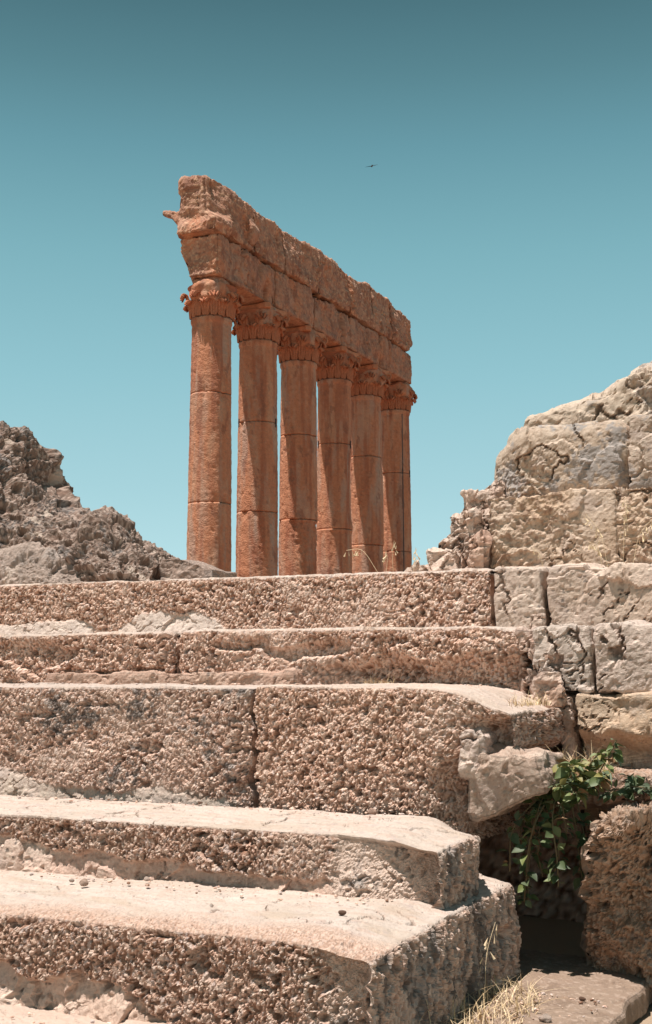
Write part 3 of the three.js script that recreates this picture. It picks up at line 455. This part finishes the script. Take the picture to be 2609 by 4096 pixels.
COLS.forEach((c, k) => {
  const z0 = CZ - GAP * k, col = thing('stone_column', c.label, 'column', [CX, BASE, z0], 'row of six columns');
  const seams = [BASE + 0.8, ...c.j, NECK];
  for (let d = 0; d < 3; d++) {
    const a = seams[d], b = seams[d + 1], nv = Math.max(8, Math.round((b - a) / 0.065)), nu = 104;
    const g = sheet(nu, nv + 2, true, (u, v) => {
      const row = Math.round(v * (nv + 2)), th = u * Math.PI * 2, cap = row === 0 || row === nv + 2; const y = row === 0 ? a + 0.003 : row === nv + 2 ? b - 0.003 : mix(a + 0.003, b - 0.003, (row - 1) / nv);
      const r = (cap ? 0.5 : rad(y)) + (d === 2 ? 0.055 * sst(b - 0.32, b - 0.22, y) * (cap ? 0 : 1) : 0); return { p: [-Math.sin(th) * r, y - BASE, -Math.cos(th) * -r], n: [-Math.sin(th), 0, Math.cos(th)], uv: [u * 6.6, y] };
    }, (x, y, z, nx, ny, nz, u, v) => {
      const yy = y + BASE; shaftSkin(x + CX, yy, z + z0, k);
      const edge = Math.min(yy - a, b - yy), chip = noise(x * 2.2 + k * 3, d * 7 + (yy - a < b - yy ? 0 : 3), z * 2.2); O.d -= 0.014 * sst(0.04, 0, edge) + 0.09 * sst(0.22, 0.5, chip) * sst(0.6, 0.02, edge);
      if (v === 0 || v === 1) O.d = 0;
      const sx = x * 0.91 - z * 0.41; // across the shaft as seen from the stair
      if (c.wound && d === 0) { const t = sx + 0.55 - (9.4 - yy) * 0.28; const w = sst(0.0, 0.12, t + 0.1 * noise(yy * 2, 3, 1)) * sst(a, 6.2, yy + 1) * sst(9.45, 9.3, yy); O.d -= 0.13 * w * clamp(nx * 0.7 + nz * 0.7 + 0.3); if (w > 0.3) { O.d += fbm(x * 3, yy * 3, z * 3, 4) * 0.12; blend(RUST, 0.3); } }
      if (k === 3) { const t = sx - 0.72 - 0.06 * noise(yy * 1.3, 1, 2); O.d -= 0.10 * sst(-0.05, 0.1, t) * sst(9.6, 10.4, yy) * sst(14.6, 13, yy); if (d === 0) O.d -= 0.06 * sst(-0.35, -0.2, sx + 0.15 * noise(yy * 2, 3, 4)) * sst(9.4, 9.2, yy); }
      if (k === 4) { O.d -= 0.07 * sst(0.55, 0.66, sx + 0.05 * noise(yy * 1.5, 7, 2)) * sst(13.0, 14.2, yy); if (d === 0) O.d -= 0.042 * sst(0.2, 0.3, sx + 0.2 * noise(yy, 8, 4)); }
      if (k === 0) O.d -= 0.10 * sst(0.50, 0.62, sx + 0.03 * noise(yy * 0.7, 2, 9)) - 0.06 * sst(0.74, 0.80, sx);
    });
    part('drum', g, farStone, col);
  }
  // base mouldings
  part('column_base', colourise(new THREE.LatheGeometry([[0.3, 0], [1.5, 0], [1.5, 0.3], [1.45, 0.32], [1.48, 0.42], [1.42, 0.52], [1.28, 0.56], [1.26, 0.64], [1.32, 0.7], [1.26, 0.79], [1.05, 0.82]].map(q => new THREE.Vector2(...q)), 56), RED), farStone, col);
  // capital
  const cap = part('capital', bellGeo, farStone, col); cap.position.y = NECK - BASE;
  if (k > 0 && k < 5) part('abacus', abacusGeo, farStone, cap).position.y = 1.56;
  const R = rng(100 + k);
  const dx = Math.sin(c.broken), dz = Math.cos(c.broken);
  for (let i = 0; i < 8; i++) {
    const th = i * Math.PI / 4 + 0.2, l = part('acanthus_leaf', leafLow, farStone, cap); l.rotation.y = th; l.scale.set(1, 0.94 + R() * 0.1, 1);
    const t2 = th + Math.PI / 8; let df = Math.atan2(Math.sin(t2 - c.broken), Math.cos(t2 - c.broken));
    if (Math.abs(df) > 0.35 || k === 0) { const m = part('acanthus_leaf', leafHigh, farStone, cap); m.rotation.y = t2; m.scale.set(1, (k === 0 && Math.abs(df) < 1 ? 0.82 : 0.95) + R() * 0.08, 1); }
  }
  for (let i = 0; i < 4; i++) for (const e of [-0.13, 0.13]) { const th = Math.PI / 4 + i * Math.PI / 2 + e, df = Math.atan2(Math.sin(th - c.broken), Math.cos(th - c.broken)); if (Math.abs(df) < 1.1 || k === 0 || k === 5) continue; const s = part('volute', scrollGeo, farStone, cap); s.rotation.y = th; s.position.set(Math.sin(th) * 1.28, 1.22, Math.cos(th) * 1.28); }
  // where the carving has fallen away: a rounded stump of plain stone
  const mg = sheet(56, 40, true, (u, v) => { const th = u * 6.2832, ph = v * Math.PI, n = [Math.sin(ph) * Math.sin(th), -Math.cos(ph), Math.sin(ph) * Math.cos(th)]; const q = 0.68; return { p: [Math.sign(n[0]) * Math.pow(Math.abs(n[0]), q) * 0.74 * c.bw + dx * 0.42, Math.sign(n[1]) * Math.pow(Math.abs(n[1]), q) * 0.66 + c.by + 0.26, Math.sign(n[2]) * Math.pow(Math.abs(n[2]), q) * 0.74 * c.bw + dz * 0.42], n, uv: [u * 5, v * 2.5] }; },
    (x, y, z) => { shaftSkin(x + CX, y + 19, z + z0, k + 3); O.d = fbm(x * 1.8 + k * 5, y * 1.8, z * 1.8, 4) * 0.26; });
  part('broken_stump', mg, farStone, cap, 'plain rounded stump where the carving has fallen away');
  // iron clamps at the upper seam, dark cable
  if ([1, 3, 5].includes(k)) for (const sx of [-0.9, 0.9]) { const th = Math.atan2(sx * 0.91 + 0.2, -sx * 0.41 + 0.35), m = part('metal_clamp', new THREE.BoxGeometry(0.05, 0.45, 0.05), metal, col); m.position.set(Math.sin(th) * 1.03, c.j[1] - BASE, Math.cos(th) * 1.03); m.rotation.y = th; }
  if (k === 5) { const a = 0.9, pts = []; for (let i = 0; i <= 24; i++) { const y = mix(BASE + 1, NECK - 0.1, i / 24); pts.push(new THREE.Vector3(Math.sin(a) * (rad(y) + 0.0), y - BASE, Math.cos(a) * (rad(y) + 0.0))); } part('cable', new THREE.TubeGeometry(new THREE.CatmullRomCurve3(pts), 60, 0.035, 6), metal, col); }
});
stoneThing('stylobate', rockBox([-33, 0.3, -80], [-26.2, BASE, -48.5], [0.6, 0.3, 0.6], { r: 0.05, fn: (x, y, z) => { tint(SAND); blend(RED, clamp(0.5 + fbm(x, y, z) * 1.5)); O.d = fbm(x * 2, y * 2, z * 2) * 0.03; } }), farStone, [-29.6, 0.3, -64], 'low stone platform carrying the six columns', 'platform');

// ------------------------------------------------------------------ entablature
{
  const at = [CX, 20, -64];
  const e = thing('entablature', 'massive weathered stone beam lying across the six columns', 'entablature', at);
  const skin = (x, y, z, pebble) => {
    const p = fbm(x * 0.9, y * 0.9, z * 0.9, 5), f = noise(x * 6, y * 6, z * 6);
    tint([0.42, 0.212, 0.135], 1 + 0.3 * f); blend(ROSE, sst(-0.1, 0.3, p) * 0.65); blend(RED, sst(0, 0.3, fbm(x * 1.1 + 20, y * 0.5, z * 1.1, 4)) * 0.7); blend(DUSK, sst(0.06, 0.3, fbm(x * 1.5 + 60, y * 0.6, z * 1.5, 4)) * 0.65);
    let d = fbm(x * 0.55, y * 0.7, z * 0.55, 4) * 0.34 + fbm(x * 3, y * 2.6, z * 3, 3) * 0.07;
    const c = cells(x / 0.115, y / 0.115, z / 0.115); if (c.id > 0.4) { d += sst(0, 0.25, c.f2 - c.f1) * c.id2 * 0.055 * pebble; if (c.id > 0.74 && c.f2 - c.f1 > 0.1) blend(SAND, 0.8 * pebble); } else if (c.id < 0.12) blend(DUSK, 0.5);
    const gr = noise(x * 1.7 + 11, y * 0.4, z * 1.7) + 0.25 * noise(x * 5, y * 2, z * 5); if (gr > 0.36) { d -= (gr - 0.36) * 0.7; }
    const ck = crackLine(x * 0.3, y * 0.3, z * 0.3, 1.6, 0.03, 0.0); d -= ck * 0.12;
    O.d = d;
  };
  const wave = (p) => { const s = sst(1.2, 0, Math.abs(p[1] - 22.13)); p[1] += s * (0.16 * noise(p[2] * 0.45, 1, 5) + 0.06 * noise(p[2] * 1.7, 4, 1)); };
  const L = [-50.95, -57.05, -61.9, -66.75, -71.6, -77.0];
  for (let i = 0; i < 5; i++) {
    const a = L[i + 1] + 0.02, b = L[i] - 0.02;
    part('architrave_block', centred(rockBox([-30.72, 20.05, a], [-28.62, 22.12, b], [0.05, 0.05, 0.05], { r: 0.16, coarse: ['-x', '+y'], fn: (x, y, z, nx, ny, nz) => {
      skin(x, y, z, i === 0 && nz > 0.3 ? 1.0 : 0.45); if (ny < -0.6) O.d *= 0.25;
      const edge = Math.min(z - a, b - z); O.d -= 0.042 * sst(0.14, 0, edge) * (nx > 0.3 ? 1 : 0);
      if (nx > 0.3) { O.d += 0.10 * sst(20.5, 20.9, y) * sst(22.1, 21.6, y) * (0.4 + noise(y * 0.5, z * 0.35, 3)); O.d -= 0.07 * sst(21.75, 21.6, y) * sst(20.2, 20.5, y) * sst(0, 0.25, noise(z * 0.9, 5, i)); }
    }, warp: p => { wave(p); if (i === 0) { const k = sst(-52.4, -50.95, p[2]); p[0] += k * 0.55 * sst(21.6, 20.0, p[1]) * sst(-29.6, -30.7, p[0]); } } }), at), farStone, e);
  }
  const U = [[-50.75, 24.66], [-54.6, 24.5], [-58.0, 24.55], [-62.3, 24.7], [-66.7, 24.62], [-70.3, 24.9], [-73.4, 24.75], [-77.1, 24.2]];
  const topY = [[-77.4, 23.9], [-77, 24.35], [-76.4, 24.58], [-73.6, 24.74], [-72, 24.92], [-69.6, 24.92], [-68, 24.68], [-66.8, 24.58], [-64.5, 24.80], [-62.2, 24.70], [-59.8, 24.67], [-57.8, 24.54], [-55.9, 24.52], [-53.3, 24.54], [-52.2, 24.66], [-51.4, 24.95], [-50.7, 25.02]];
  for (let i = 0; i < 7; i++) {
    const a = U[i + 1][0] + 0.02, b = U[i][0] - 0.02;
    part('cornice_block', centred(rockBox([i ? -31.3 : -30.72, 22.14, a], [-28.5, 24.6, b], [0.05, 0.05, 0.05], { r: 0.18, coarse: ['-x', '-y'], fn: (x, y, z, nx, ny, nz) => {
      skin(x, y, z, 1.0); const edge = Math.min(z - a, b - z); if (nx > 0.3) O.d -= 0.09 * sst(0.10, 0, edge + 0.05 * noise(y * 2, i, 4));
      if (nx > 0.3) { O.d += 0.16 * sst(22.2, 22.5, y) * sst(23.4, 22.7, y) * clamp(0.5 + noise(z * 0.4, 2, 1) * 1.6); }
    }, warp: (p, n) => { const h = lut(topY, p[2]); p[1] = 22.14 + (p[1] - 22.14) / 2.46 * (h - 22.14); wave(p); const t = (p[1] - 22.14) / 2.5; if (p[0] > -29) p[0] -= 0.16 * t;
      if (i === 0) { const k = sst(-52.2, -50.75, p[2]); if (p[0] > -29.6) p[0] -= 0.55 * k * sst(22.6, 23.2, p[1]); p[2] += 0.22 * sst(22.9, 22.4, p[1]) * k; }
      if (i === 6) { const k = sst(-76.3, -77.1, p[2]); p[2] += 0.6 * k * sst(22.9, 22.2, p[1]); } } }), at), farStone, e);
  }
  part('lion_head_stump', centred(rockBox([-28.75, 22.35, -54.55], [-28.2, 23.9, -53.7], [0.05, 0.05, 0.05], { r: 0.24, fn: (x, y, z) => { skin(x, y, z, 0.6); }, warp: p => { p[0] -= 0.28 * sst(23.0, 23.9, p[1]); p[0] -= 0.2 * sst(22.9, 22.3, p[1]); } }), at), farStone, e, 'bulging broken stump on the long face');
  part('broken_spur', centred(rockBox([-31.75, 22.95, -51.6], [-30.5, 23.45, -50.9], [0.05, 0.05, 0.05], { r: 0.16, fn: (x, y, z) => { skin(x, y, z, 0.8); }, warp: p => { const k = sst(-30.6, -31.75, p[0]); p[1] += 0.25 * k; p[1] = mix(p[1], 23.5, 0.45 * k); p[1] -= 0.5 * (1 - k) * sst(23.3, 22.9, p[1]); } }), at), farStone, e, 'jagged spur sticking out at the left end');
}

// ------------------------------------------------------------------ plants
function leafGeo(L, W, fold, droop) {
  const P = [], U = [], I = [], n = 6, prof = [0.05, 0.62, 0.98, 1, 0.78, 0.42, 0.02];
  for (let i = 0; i <= n; i++) { const t = i / n, w = prof[i] * W * 0.5, y = -droop * t * t * L; for (const s of [-1, 0, 1]) { P.push(s * w, y + Math.abs(s) * fold * w, t * L); U.push(s, t); } }
  for (let i = 0; i < n; i++) for (let s = 0; s < 2; s++) { const a = i * 3 + s; I.push(a, a + 3, a + 1, a + 1, a + 3, a + 4); }
  const g = new THREE.BufferGeometry(); g.setAttribute('position', new THREE.Float32BufferAttribute(P, 3)); g.setAttribute('uv', new THREE.Float32BufferAttribute(U, 2)); g.setIndex(I); g.computeVertexNormals(); return g;
}
const leafGeos = [leafGeo(0.062, 0.040, 0.35, 0.25), leafGeo(0.05, 0.034, 0.3, 0.1), leafGeo(0.042, 0.022, 0.4, 0.35), leafGeo(0.034, 0.022, 0.3, 0.2)];
const leafMat = (r, g, b) => new THREE.MeshPhysicalMaterial({ color: new THREE.Color().setRGB(r, g, b), roughness: 0.6, transmission: 0.25, thickness: 0, side: THREE.DoubleSide });
const leafMats = [leafMat(0.075, 0.105, 0.035), leafMat(0.11, 0.145, 0.042), leafMat(0.17, 0.20, 0.05), leafMat(0.27, 0.23, 0.06), leafMat(0.055, 0.08, 0.032), leafMat(0.26, 0.14, 0.06)];
const stemMat = new THREE.MeshStandardMaterial({ color: new THREE.Color().setRGB(0.16, 0.12, 0.06), roughness: 0.9 });
const strawMat = new THREE.MeshStandardMaterial({ color: new THREE.Color().setRGB(0.50, 0.35, 0.19), roughness: 0.85, side: THREE.DoubleSide });
const straw2 = new THREE.MeshStandardMaterial({ color: new THREE.Color().setRGB(0.68, 0.52, 0.33), roughness: 0.85, side: THREE.DoubleSide });
const V = (x, y, z) => new THREE.Vector3(x, y, z);
function stem(pts, r, parent, at) { const c = new THREE.CatmullRomCurve3(pts.map(p => p.clone().sub(at))); part('stem', new THREE.TubeGeometry(c, 14, r, 5), stemMat, parent); return c; }
function vine(label, root, tips, per, seed, matPick, group) {
  const at = V(...root), t = thing('creeping_plant', label, 'plant', root, group), R = rng(seed);
  const q = new THREE.Quaternion(), up = V(0, 0, 1);
  for (const tip of tips) {
    const pts = tip.map(p => V(...p)), c = stem([at, ...pts], 0.004, t, at), n = Math.round(per * c.getLength() / 0.5);
    for (let i = 0; i < n; i++) {
      const u = 0.12 + 0.88 * (i + R() * 0.6) / n, p = c.getPoint(Math.min(1, u)), g = leafGeos[u > 0.9 ? 2 + Math.floor(R() * 2) : Math.floor(R() * 3.3)];
      const m = part('leaf', g, leafMats[matPick(R, p.y + at.y, u)], t);
      const a = R() * 6.283, dir = V(Math.cos(a) * 0.8 + 0.15, (R() - 0.62) * 1.0, Math.sin(a) * 0.5 + 0.45).normalize();
      m.position.copy(p).addScaledVector(dir, 0.012); q.setFromUnitVectors(up, dir); m.quaternion.copy(q); m.rotateZ((R() - 0.5) * 1.6); const s = 0.85 + R() * 0.7; m.scale.set(s, s, s);
    }
  }
}
vine('dark green plant hanging down into the crevice below the broken stone', [-1.82, 0.9, -7.44], [
  [[-1.86, 0.86, -7.24], [-1.93, 0.7, -7.14], [-1.98, 0.45, -7.16], [-2.0, 0.2, -7.19]], [[-1.84, 0.84, -7.24], [-1.9, 0.65, -7.12], [-1.92, 0.5, -7.14]], [[-1.80, 0.86, -7.22], [-1.80, 0.68, -7.12], [-1.80, 0.5, -7.12], [-1.83, 0.40, -7.14]],
  [[-1.76, 0.86, -7.20], [-1.70, 0.66, -7.12], [-1.69, 0.45, -7.16], [-1.68, 0.30, -7.20]], [[-1.88, 0.82, -7.26], [-2.02, 0.66, -7.20], [-2.06, 0.5, -7.24]], [[-1.80, 0.88, -7.19], [-1.76, 0.76, -7.08], [-1.74, 0.62, -7.07]], [[-1.85, 0.88, -7.19], [-1.88, 0.78, -7.06], [-1.90, 0.70, -7.04]], [[-1.74, 0.85, -7.24], [-1.68, 0.7, -7.16], [-1.65, 0.55, -7.14]], [[-1.9, 0.8, -7.29], [-1.97, 0.6, -7.26], [-1.93, 0.35, -7.26]], [[-1.86, 0.84, -7.2], [-1.96, 0.74, -7.06], [-2.04, 0.62, -7.04], [-2.06, 0.4, -7.05]], [[-1.82, 0.86, -7.2], [-1.88, 0.72, -7.02], [-1.93, 0.58, -7.0], [-1.96, 0.36, -7.02], [-1.98, 0.24, -7.04]], [[-1.80, 0.86, -7.15], [-1.80, 0.7, -7.0], [-1.78, 0.5, -7.0], [-1.78, 0.34, -7.02]]],
  17, 11, (R, y, u) => { const r = R(); return r < 0.4 ? 0 : r < 0.68 ? 1 : r < 0.84 ? 4 : r < 0.96 ? 2 : 5; });
vine('yellow-green plant with bright leaves climbing over the straw beside the wall foot', [-1.66, 0.86, -7.5], [
  [[-1.66, 0.95, -7.3], [-1.60, 1.02, -7.15], [-1.55, 1.06, -7.1]], [[-1.58, 0.96, -7.25], [-1.50, 1.06, -7.12], [-1.46, 1.13, -7.1]], [[-1.72, 0.96, -7.2], [-1.76, 1.0, -7.05]], [[-1.70, 0.93, -7.15], [-1.70, 0.98, -7.0], [-1.66, 1.0, -6.95]], [[-1.62, 0.9, -7.15], [-1.55, 0.92, -7.05], [-1.5, 0.95, -7.02]], [[-1.74, 0.88, -7.1], [-1.78, 0.88, -6.97]], [[-1.68, 0.86, -7.1], [-1.66, 0.84, -6.96]]],
  39, 23, (R) => { const r = R(); return r < 0.3 ? 1 : r < 0.62 ? 2 : r < 0.85 ? 3 : r < 0.92 ? 5 : 0; });
vine('dark leafy trail creeping along the top of the rough block', [-1.45, 0.82, -7.5], [
  [[-1.42, 0.86, -7.3], [-1.35, 0.88, -7.15], [-1.2, 0.86, -7.1]], [[-1.4, 0.88, -7.3], [-1.42, 0.92, -7.2], [-1.38, 0.95, -7.15]], [[-1.3, 0.87, -7.35], [-1.1, 0.88, -7.2], [-0.95, 0.86, -7.15]], [[-1.48, 0.86, -7.2], [-1.5, 0.84, -7.05]]],
  26, 31, (R) => { const r = R(); return r < 0.45 ? 4 : r < 0.85 ? 0 : 1; });

// dry grass: tapering bent blades in one mesh per tuft
function bladeGeo(R, x, z, len, lean, az, w) {
  const P = [], I = [], n = 5; for (let i = 0; i <= n; i++) { const t = i / n, k = lean * t * t * len, px = x + Math.cos(az) * k, pz = z + Math.sin(az) * k, py = len * (t - 0.25 * lean * t * t), ww = w * (1 - t * 0.92); P.push(px - Math.sin(az) * ww, py, pz + Math.cos(az) * ww, px + Math.sin(az) * ww, py, pz - Math.cos(az) * ww); }
  for (let i = 0; i < n; i++) { const a = i * 2; I.push(a, a + 1, a + 3, a, a + 3, a + 2); }
  const g = new THREE.BufferGeometry(); g.setAttribute('position', new THREE.Float32BufferAttribute(P, 3)); g.setIndex(I); g.computeVertexNormals(); return g;
}
function tuft(label, pos, n, rx, rz, lenA, lenB, leanMax, seed, w = 0.0022) {
  const R = rng(seed), t = thing('dry_grass_tuft', label, 'grass', pos), A = [], B = [];
  for (let i = 0; i < n; i++) { const a = R() * 6.283, r = Math.sqrt(R()); (R() < 0.6 ? A : B).push(bladeGeo(R, Math.cos(a) * r * rx, Math.sin(a) * r * rz, mix(lenA, lenB, R() * R()), R() * leanMax, R() * 6.283, w * (0.6 + R()))); }
  part('straw_blades', mergeGeometries(A), strawMat, t).userData.kind = 'stuff'; part('pale_blades', mergeGeometries(B), straw2, t).userData.kind = 'stuff';
}
tuft('thick tuft of dry straw grass at the foot of the lichened step end', [-1.9, -0.14, -6.15], 620, 0.2, 0.55, 0.03, 0.20, 1.9, 41, 0.003);
tuft('sparse dry tuft beside the dark step corner at the bottom edge', [-2.16, -0.14, -5.6], 240, 0.12, 0.3, 0.06, 0.30, 1.2, 43, 0.003);
tuft('tangle of dry straw above the plant beside the broken stone', [-1.74, 0.88, -7.46], 420, 0.16, 0.16, 0.08, 0.30, 1.8, 47, 0.0035);
tuft('small dry twiggy tuft at the foot of the pocked step', [-3.2, 1.41, -7.95], 70, 0.12, 0.05, 0.03, 0.12, 1.8, 53);
tuft('low dry grass lodged on the end of the tall middle step', [-2.08, 1.3, -7.6], 160, 0.12, 0.3, 0.03, 0.14, 1.6, 59);

// wild oats: thin stalk with hanging spikelets
const spike = (() => { const g = new THREE.ConeGeometry(0.006, 0.034, 5, 2); g.translate(0, -0.017, 0); g.scale(1, 1, 0.55); return g; })();
function oat(label, base, tip, bend, n, seed, dense = 1) {
  const at = V(...base), t = thing('wild_oat_stalk', label, 'grass stalk', base, 'wild oat stalks'), R = rng(seed);
  const c = new THREE.CatmullRomCurve3([V(0, 0, 0), V(...tip).sub(at).multiplyScalar(0.55).add(V(...bend)), V(...tip).sub(at)]);
  part('stalk', new THREE.TubeGeometry(c, 12, 0.0017, 4), straw2, t);
  for (let i = 0; i < n; i++) { const u = 1 - 0.5 * dense * i / n, p = c.getPoint(u), s = part('spikelet', spike, straw2, t); s.position.copy(p).add(V((R() - 0.5) * 0.04, -0.004 - R() * 0.01, (R() - 0.5) * 0.03)); s.rotation.set((R() - 0.5) * 0.9, R() * 3, (R() - 0.5) * 1.4); const k = 0.9 + R() * 0.7; s.scale.set(k, k, k); }
}
oat('bending oat stalk on the top step before the fourth column', [-3.74, 2.26, -9.3], [-4.02, 2.46, -9.3], [0.0, 0.09, 0], 7, 61, 1.2);
oat('upright oat stalk on the top step before the fifth column', [-3.62, 2.26, -9.3], [-3.61, 2.52, -9.3], [-0.01, 0.02, 0], 5, 62);
oat('short oat stalk on the top step before the farthest column', [-3.66, 2.26, -9.25], [-3.66, 2.44, -9.25], [0.01, 0.02, 0], 3, 63);
oat('pale oat stalk standing against the sky right of the farthest column', [-3.45, 2.27, -9.3], [-3.43, 2.46, -9.3], [0.0, 0.0, 0], 7, 64, 1.3);
oat('tall oat stalk rising before the wall near the right edge', [-1.83, 2.26, -9.3], [-1.80, 2.76, -9.35], [0.0, 0.04, 0], 14, 65, 1.3);
oat('leaning oat stalk before the wall, left of the tall one', [-1.94, 2.26, -9.3], [-2.1, 2.66, -9.35], [0.03, 0.04, 0], 12, 66, 1.3);
oat('short drooping oat stalk low before the wall', [-1.98, 2.26, -9.3], [-2.08, 2.45, -9.3], [0.02, 0.05, 0], 9, 67, 1.4);
oat('rightmost oat stalk, leaning out of the frame', [-1.76, 2.26, -9.3], [-1.62, 2.6, -9.35], [-0.02, 0.05, 0], 10, 68, 1.3);
oat('lone thin stalk before the ochre wall face', [-2.42, 2.26, -9.3], [-2.5, 2.42, -9.3], [0.02, 0.02, 0], 3, 69);
oat('bare stalk leaning right at the foot of the foremost step corner', [-1.98, -0.13, -5.55], [-2.08, 0.30, -5.6], [-0.0, 0.0, 0], 4, 70, 0.6);
oat('taller feathery stalk standing in the thick dry tuft', [-1.98, -0.13, -6.3], [-1.95, 0.25, -6.4], [-0.02, 0.02, 0], 7, 71, 1);
oat('shorter feathery stalk standing in the thick dry tuft', [-2.0, -0.13, -6.3], [-2.03, 0.10, -6.4], [-0.02, 0.02, 0], 6, 72, 1);

// ------------------------------------------------------------------ loose pebbles on the treads
{
  const R = rng(91), spots = [[-3.93, 0.41, -5.66, 0.022, 'pale pebble on the widest tread near its front edge'], [-4.05, 0.41, -5.72, 0.012, 'tiny pebble left of the pale one on the widest tread'], [-3.7, 0.41, -5.9, 0.015, 'small pebble near the foot of the second riser'], [-2.4, 0.405, -5.5, 0.014, 'small dark pebble at the right of the widest tread'],
    [-2.75, 0.715, -6.72, 0.022, 'round pebble against the foot of the tall middle step'], [-3.9, 0.715, -6.8, 0.012, 'tiny pebble below the grey block'], [-1.62, -0.125, -6.1, 0.024, 'brown pebble in the middle of the corner slab'], [-1.75, -0.125, -6.4, 0.012, 'tiny dark pebble farther back on the corner slab'], [-1.55, -0.125, -6.55, 0.013, 'tiny grey pebble at the back of the corner slab']];
  for (const [x, y, z, r, label] of spots) {
    const s = R() * 9, g = sheet(18, 12, true, (u, v) => { const th = u * 6.2832, ph = v * Math.PI; const n = [Math.sin(ph) * Math.sin(th), -Math.cos(ph), Math.sin(ph) * Math.cos(th)]; return { p: [n[0] * r * 1.25, n[1] * r * 0.75 + r * 0.55, n[2] * r], n, uv: [u, v] }; }, (X, Y, Z) => { tint([CREAM, WARM, PINK, BROWN][Math.floor(s) % 4]); O.d = noise(X * 40 + s, Y * 40, Z * 40) * r * 0.5; });
    const o = lone('pebble', g, nearStone, label, 'pebble', 'loose pebbles'); o.position.set(x, y, z);
  }
}

// ------------------------------------------------------------------ grit along the riser feet
{
  const R = rng(501), bits = [], lines = [[-5.2, -2.3, 0.405, -5.9, 0.22], [-5.8, -2.3, 0.705, -6.84, 0.2], [-6.4, -2.4, 1.41, -7.95, 0.3], [-5.0, -2.4, 0.005, -4.8, 0.2], [-2.0, -1.4, -0.128, -6.6, 0.9]];
  for (const [a, b, y, z, w] of lines) for (let i = 0; i < 130; i++) {
    const g = new THREE.IcosahedronGeometry(0.003 + 0.009 * Math.pow(R(), 3), 0); g.scale(1 + R() * 0.6, 0.7, 1); g.rotateY(R() * 6); g.translate(mix(a, b, R()), y + 0.004, z + w * Math.pow(R(), 2.2)); g.deleteAttribute('uv');
    const c = [CREAM, WARM, PINK, BROWN, GREYS][Math.floor(R() * 5)], n = g.attributes.position.count, C = []; for (let k = 0; k < n; k++) C.push(...c); g.setAttribute('color', new THREE.Float32BufferAttribute(C, 3)); bits.push(g);
  }
  lone('stone_grit', mergeGeometries(bits), new THREE.MeshStandardMaterial({ vertexColors: true, roughness: 0.95, flatShading: true }), 'fine stone grit lying along the feet of the risers', 'grit', null, 'stuff');
}

// ------------------------------------------------------------------ bird
{
  const b = thing('bird', 'small dark bird gliding high above the columns', 'bird', [-16.28, 19.17, -40]);
  const dark = new THREE.MeshStandardMaterial({ color: new THREE.Color().setRGB(0.05, 0.045, 0.05), roughness: 0.8, side: THREE.DoubleSide });
  const body = new THREE.LatheGeometry([[0.001, -0.1], [0.012, -0.085], [0.024, -0.05], [0.028, 0], [0.022, 0.05], [0.02, 0.07], [0.012, 0.09], [0.001, 0.1]].map(q => new THREE.Vector2(...q)), 12); body.rotateX(Math.PI / 2); part('body', body, dark, b);
  for (const s of [-1, 1]) { const sh = new THREE.Shape(); sh.moveTo(0, 0.035); sh.quadraticCurveTo(0.1, 0.05, 0.24, -0.06); sh.quadraticCurveTo(0.1, 0.0, 0, -0.03); const g = new THREE.ExtrudeGeometry(sh, { depth: 0.004, bevelEnabled: false }); g.rotateX(Math.PI / 2); if (s < 0) g.scale(-1, 1, 1); g.rotateZ(s * 0.12); part('wing', g, dark, b); }
  const tl = new THREE.Shape(); tl.moveTo(-0.012, 0); tl.lineTo(-0.03, -0.09); tl.lineTo(0, -0.06); tl.lineTo(0.03, -0.09); tl.lineTo(0.012, 0); const tg = new THREE.ExtrudeGeometry(tl, { depth: 0.004, bevelEnabled: false }); tg.rotateX(Math.PI / 2); tg.translate(0, 0, -0.08); tg.rotateY(Math.PI); part('tail', tg, dark, b);
  b.rotation.set(0.1, 0.5, 0.18);
}

renderer.render(scene, camera);
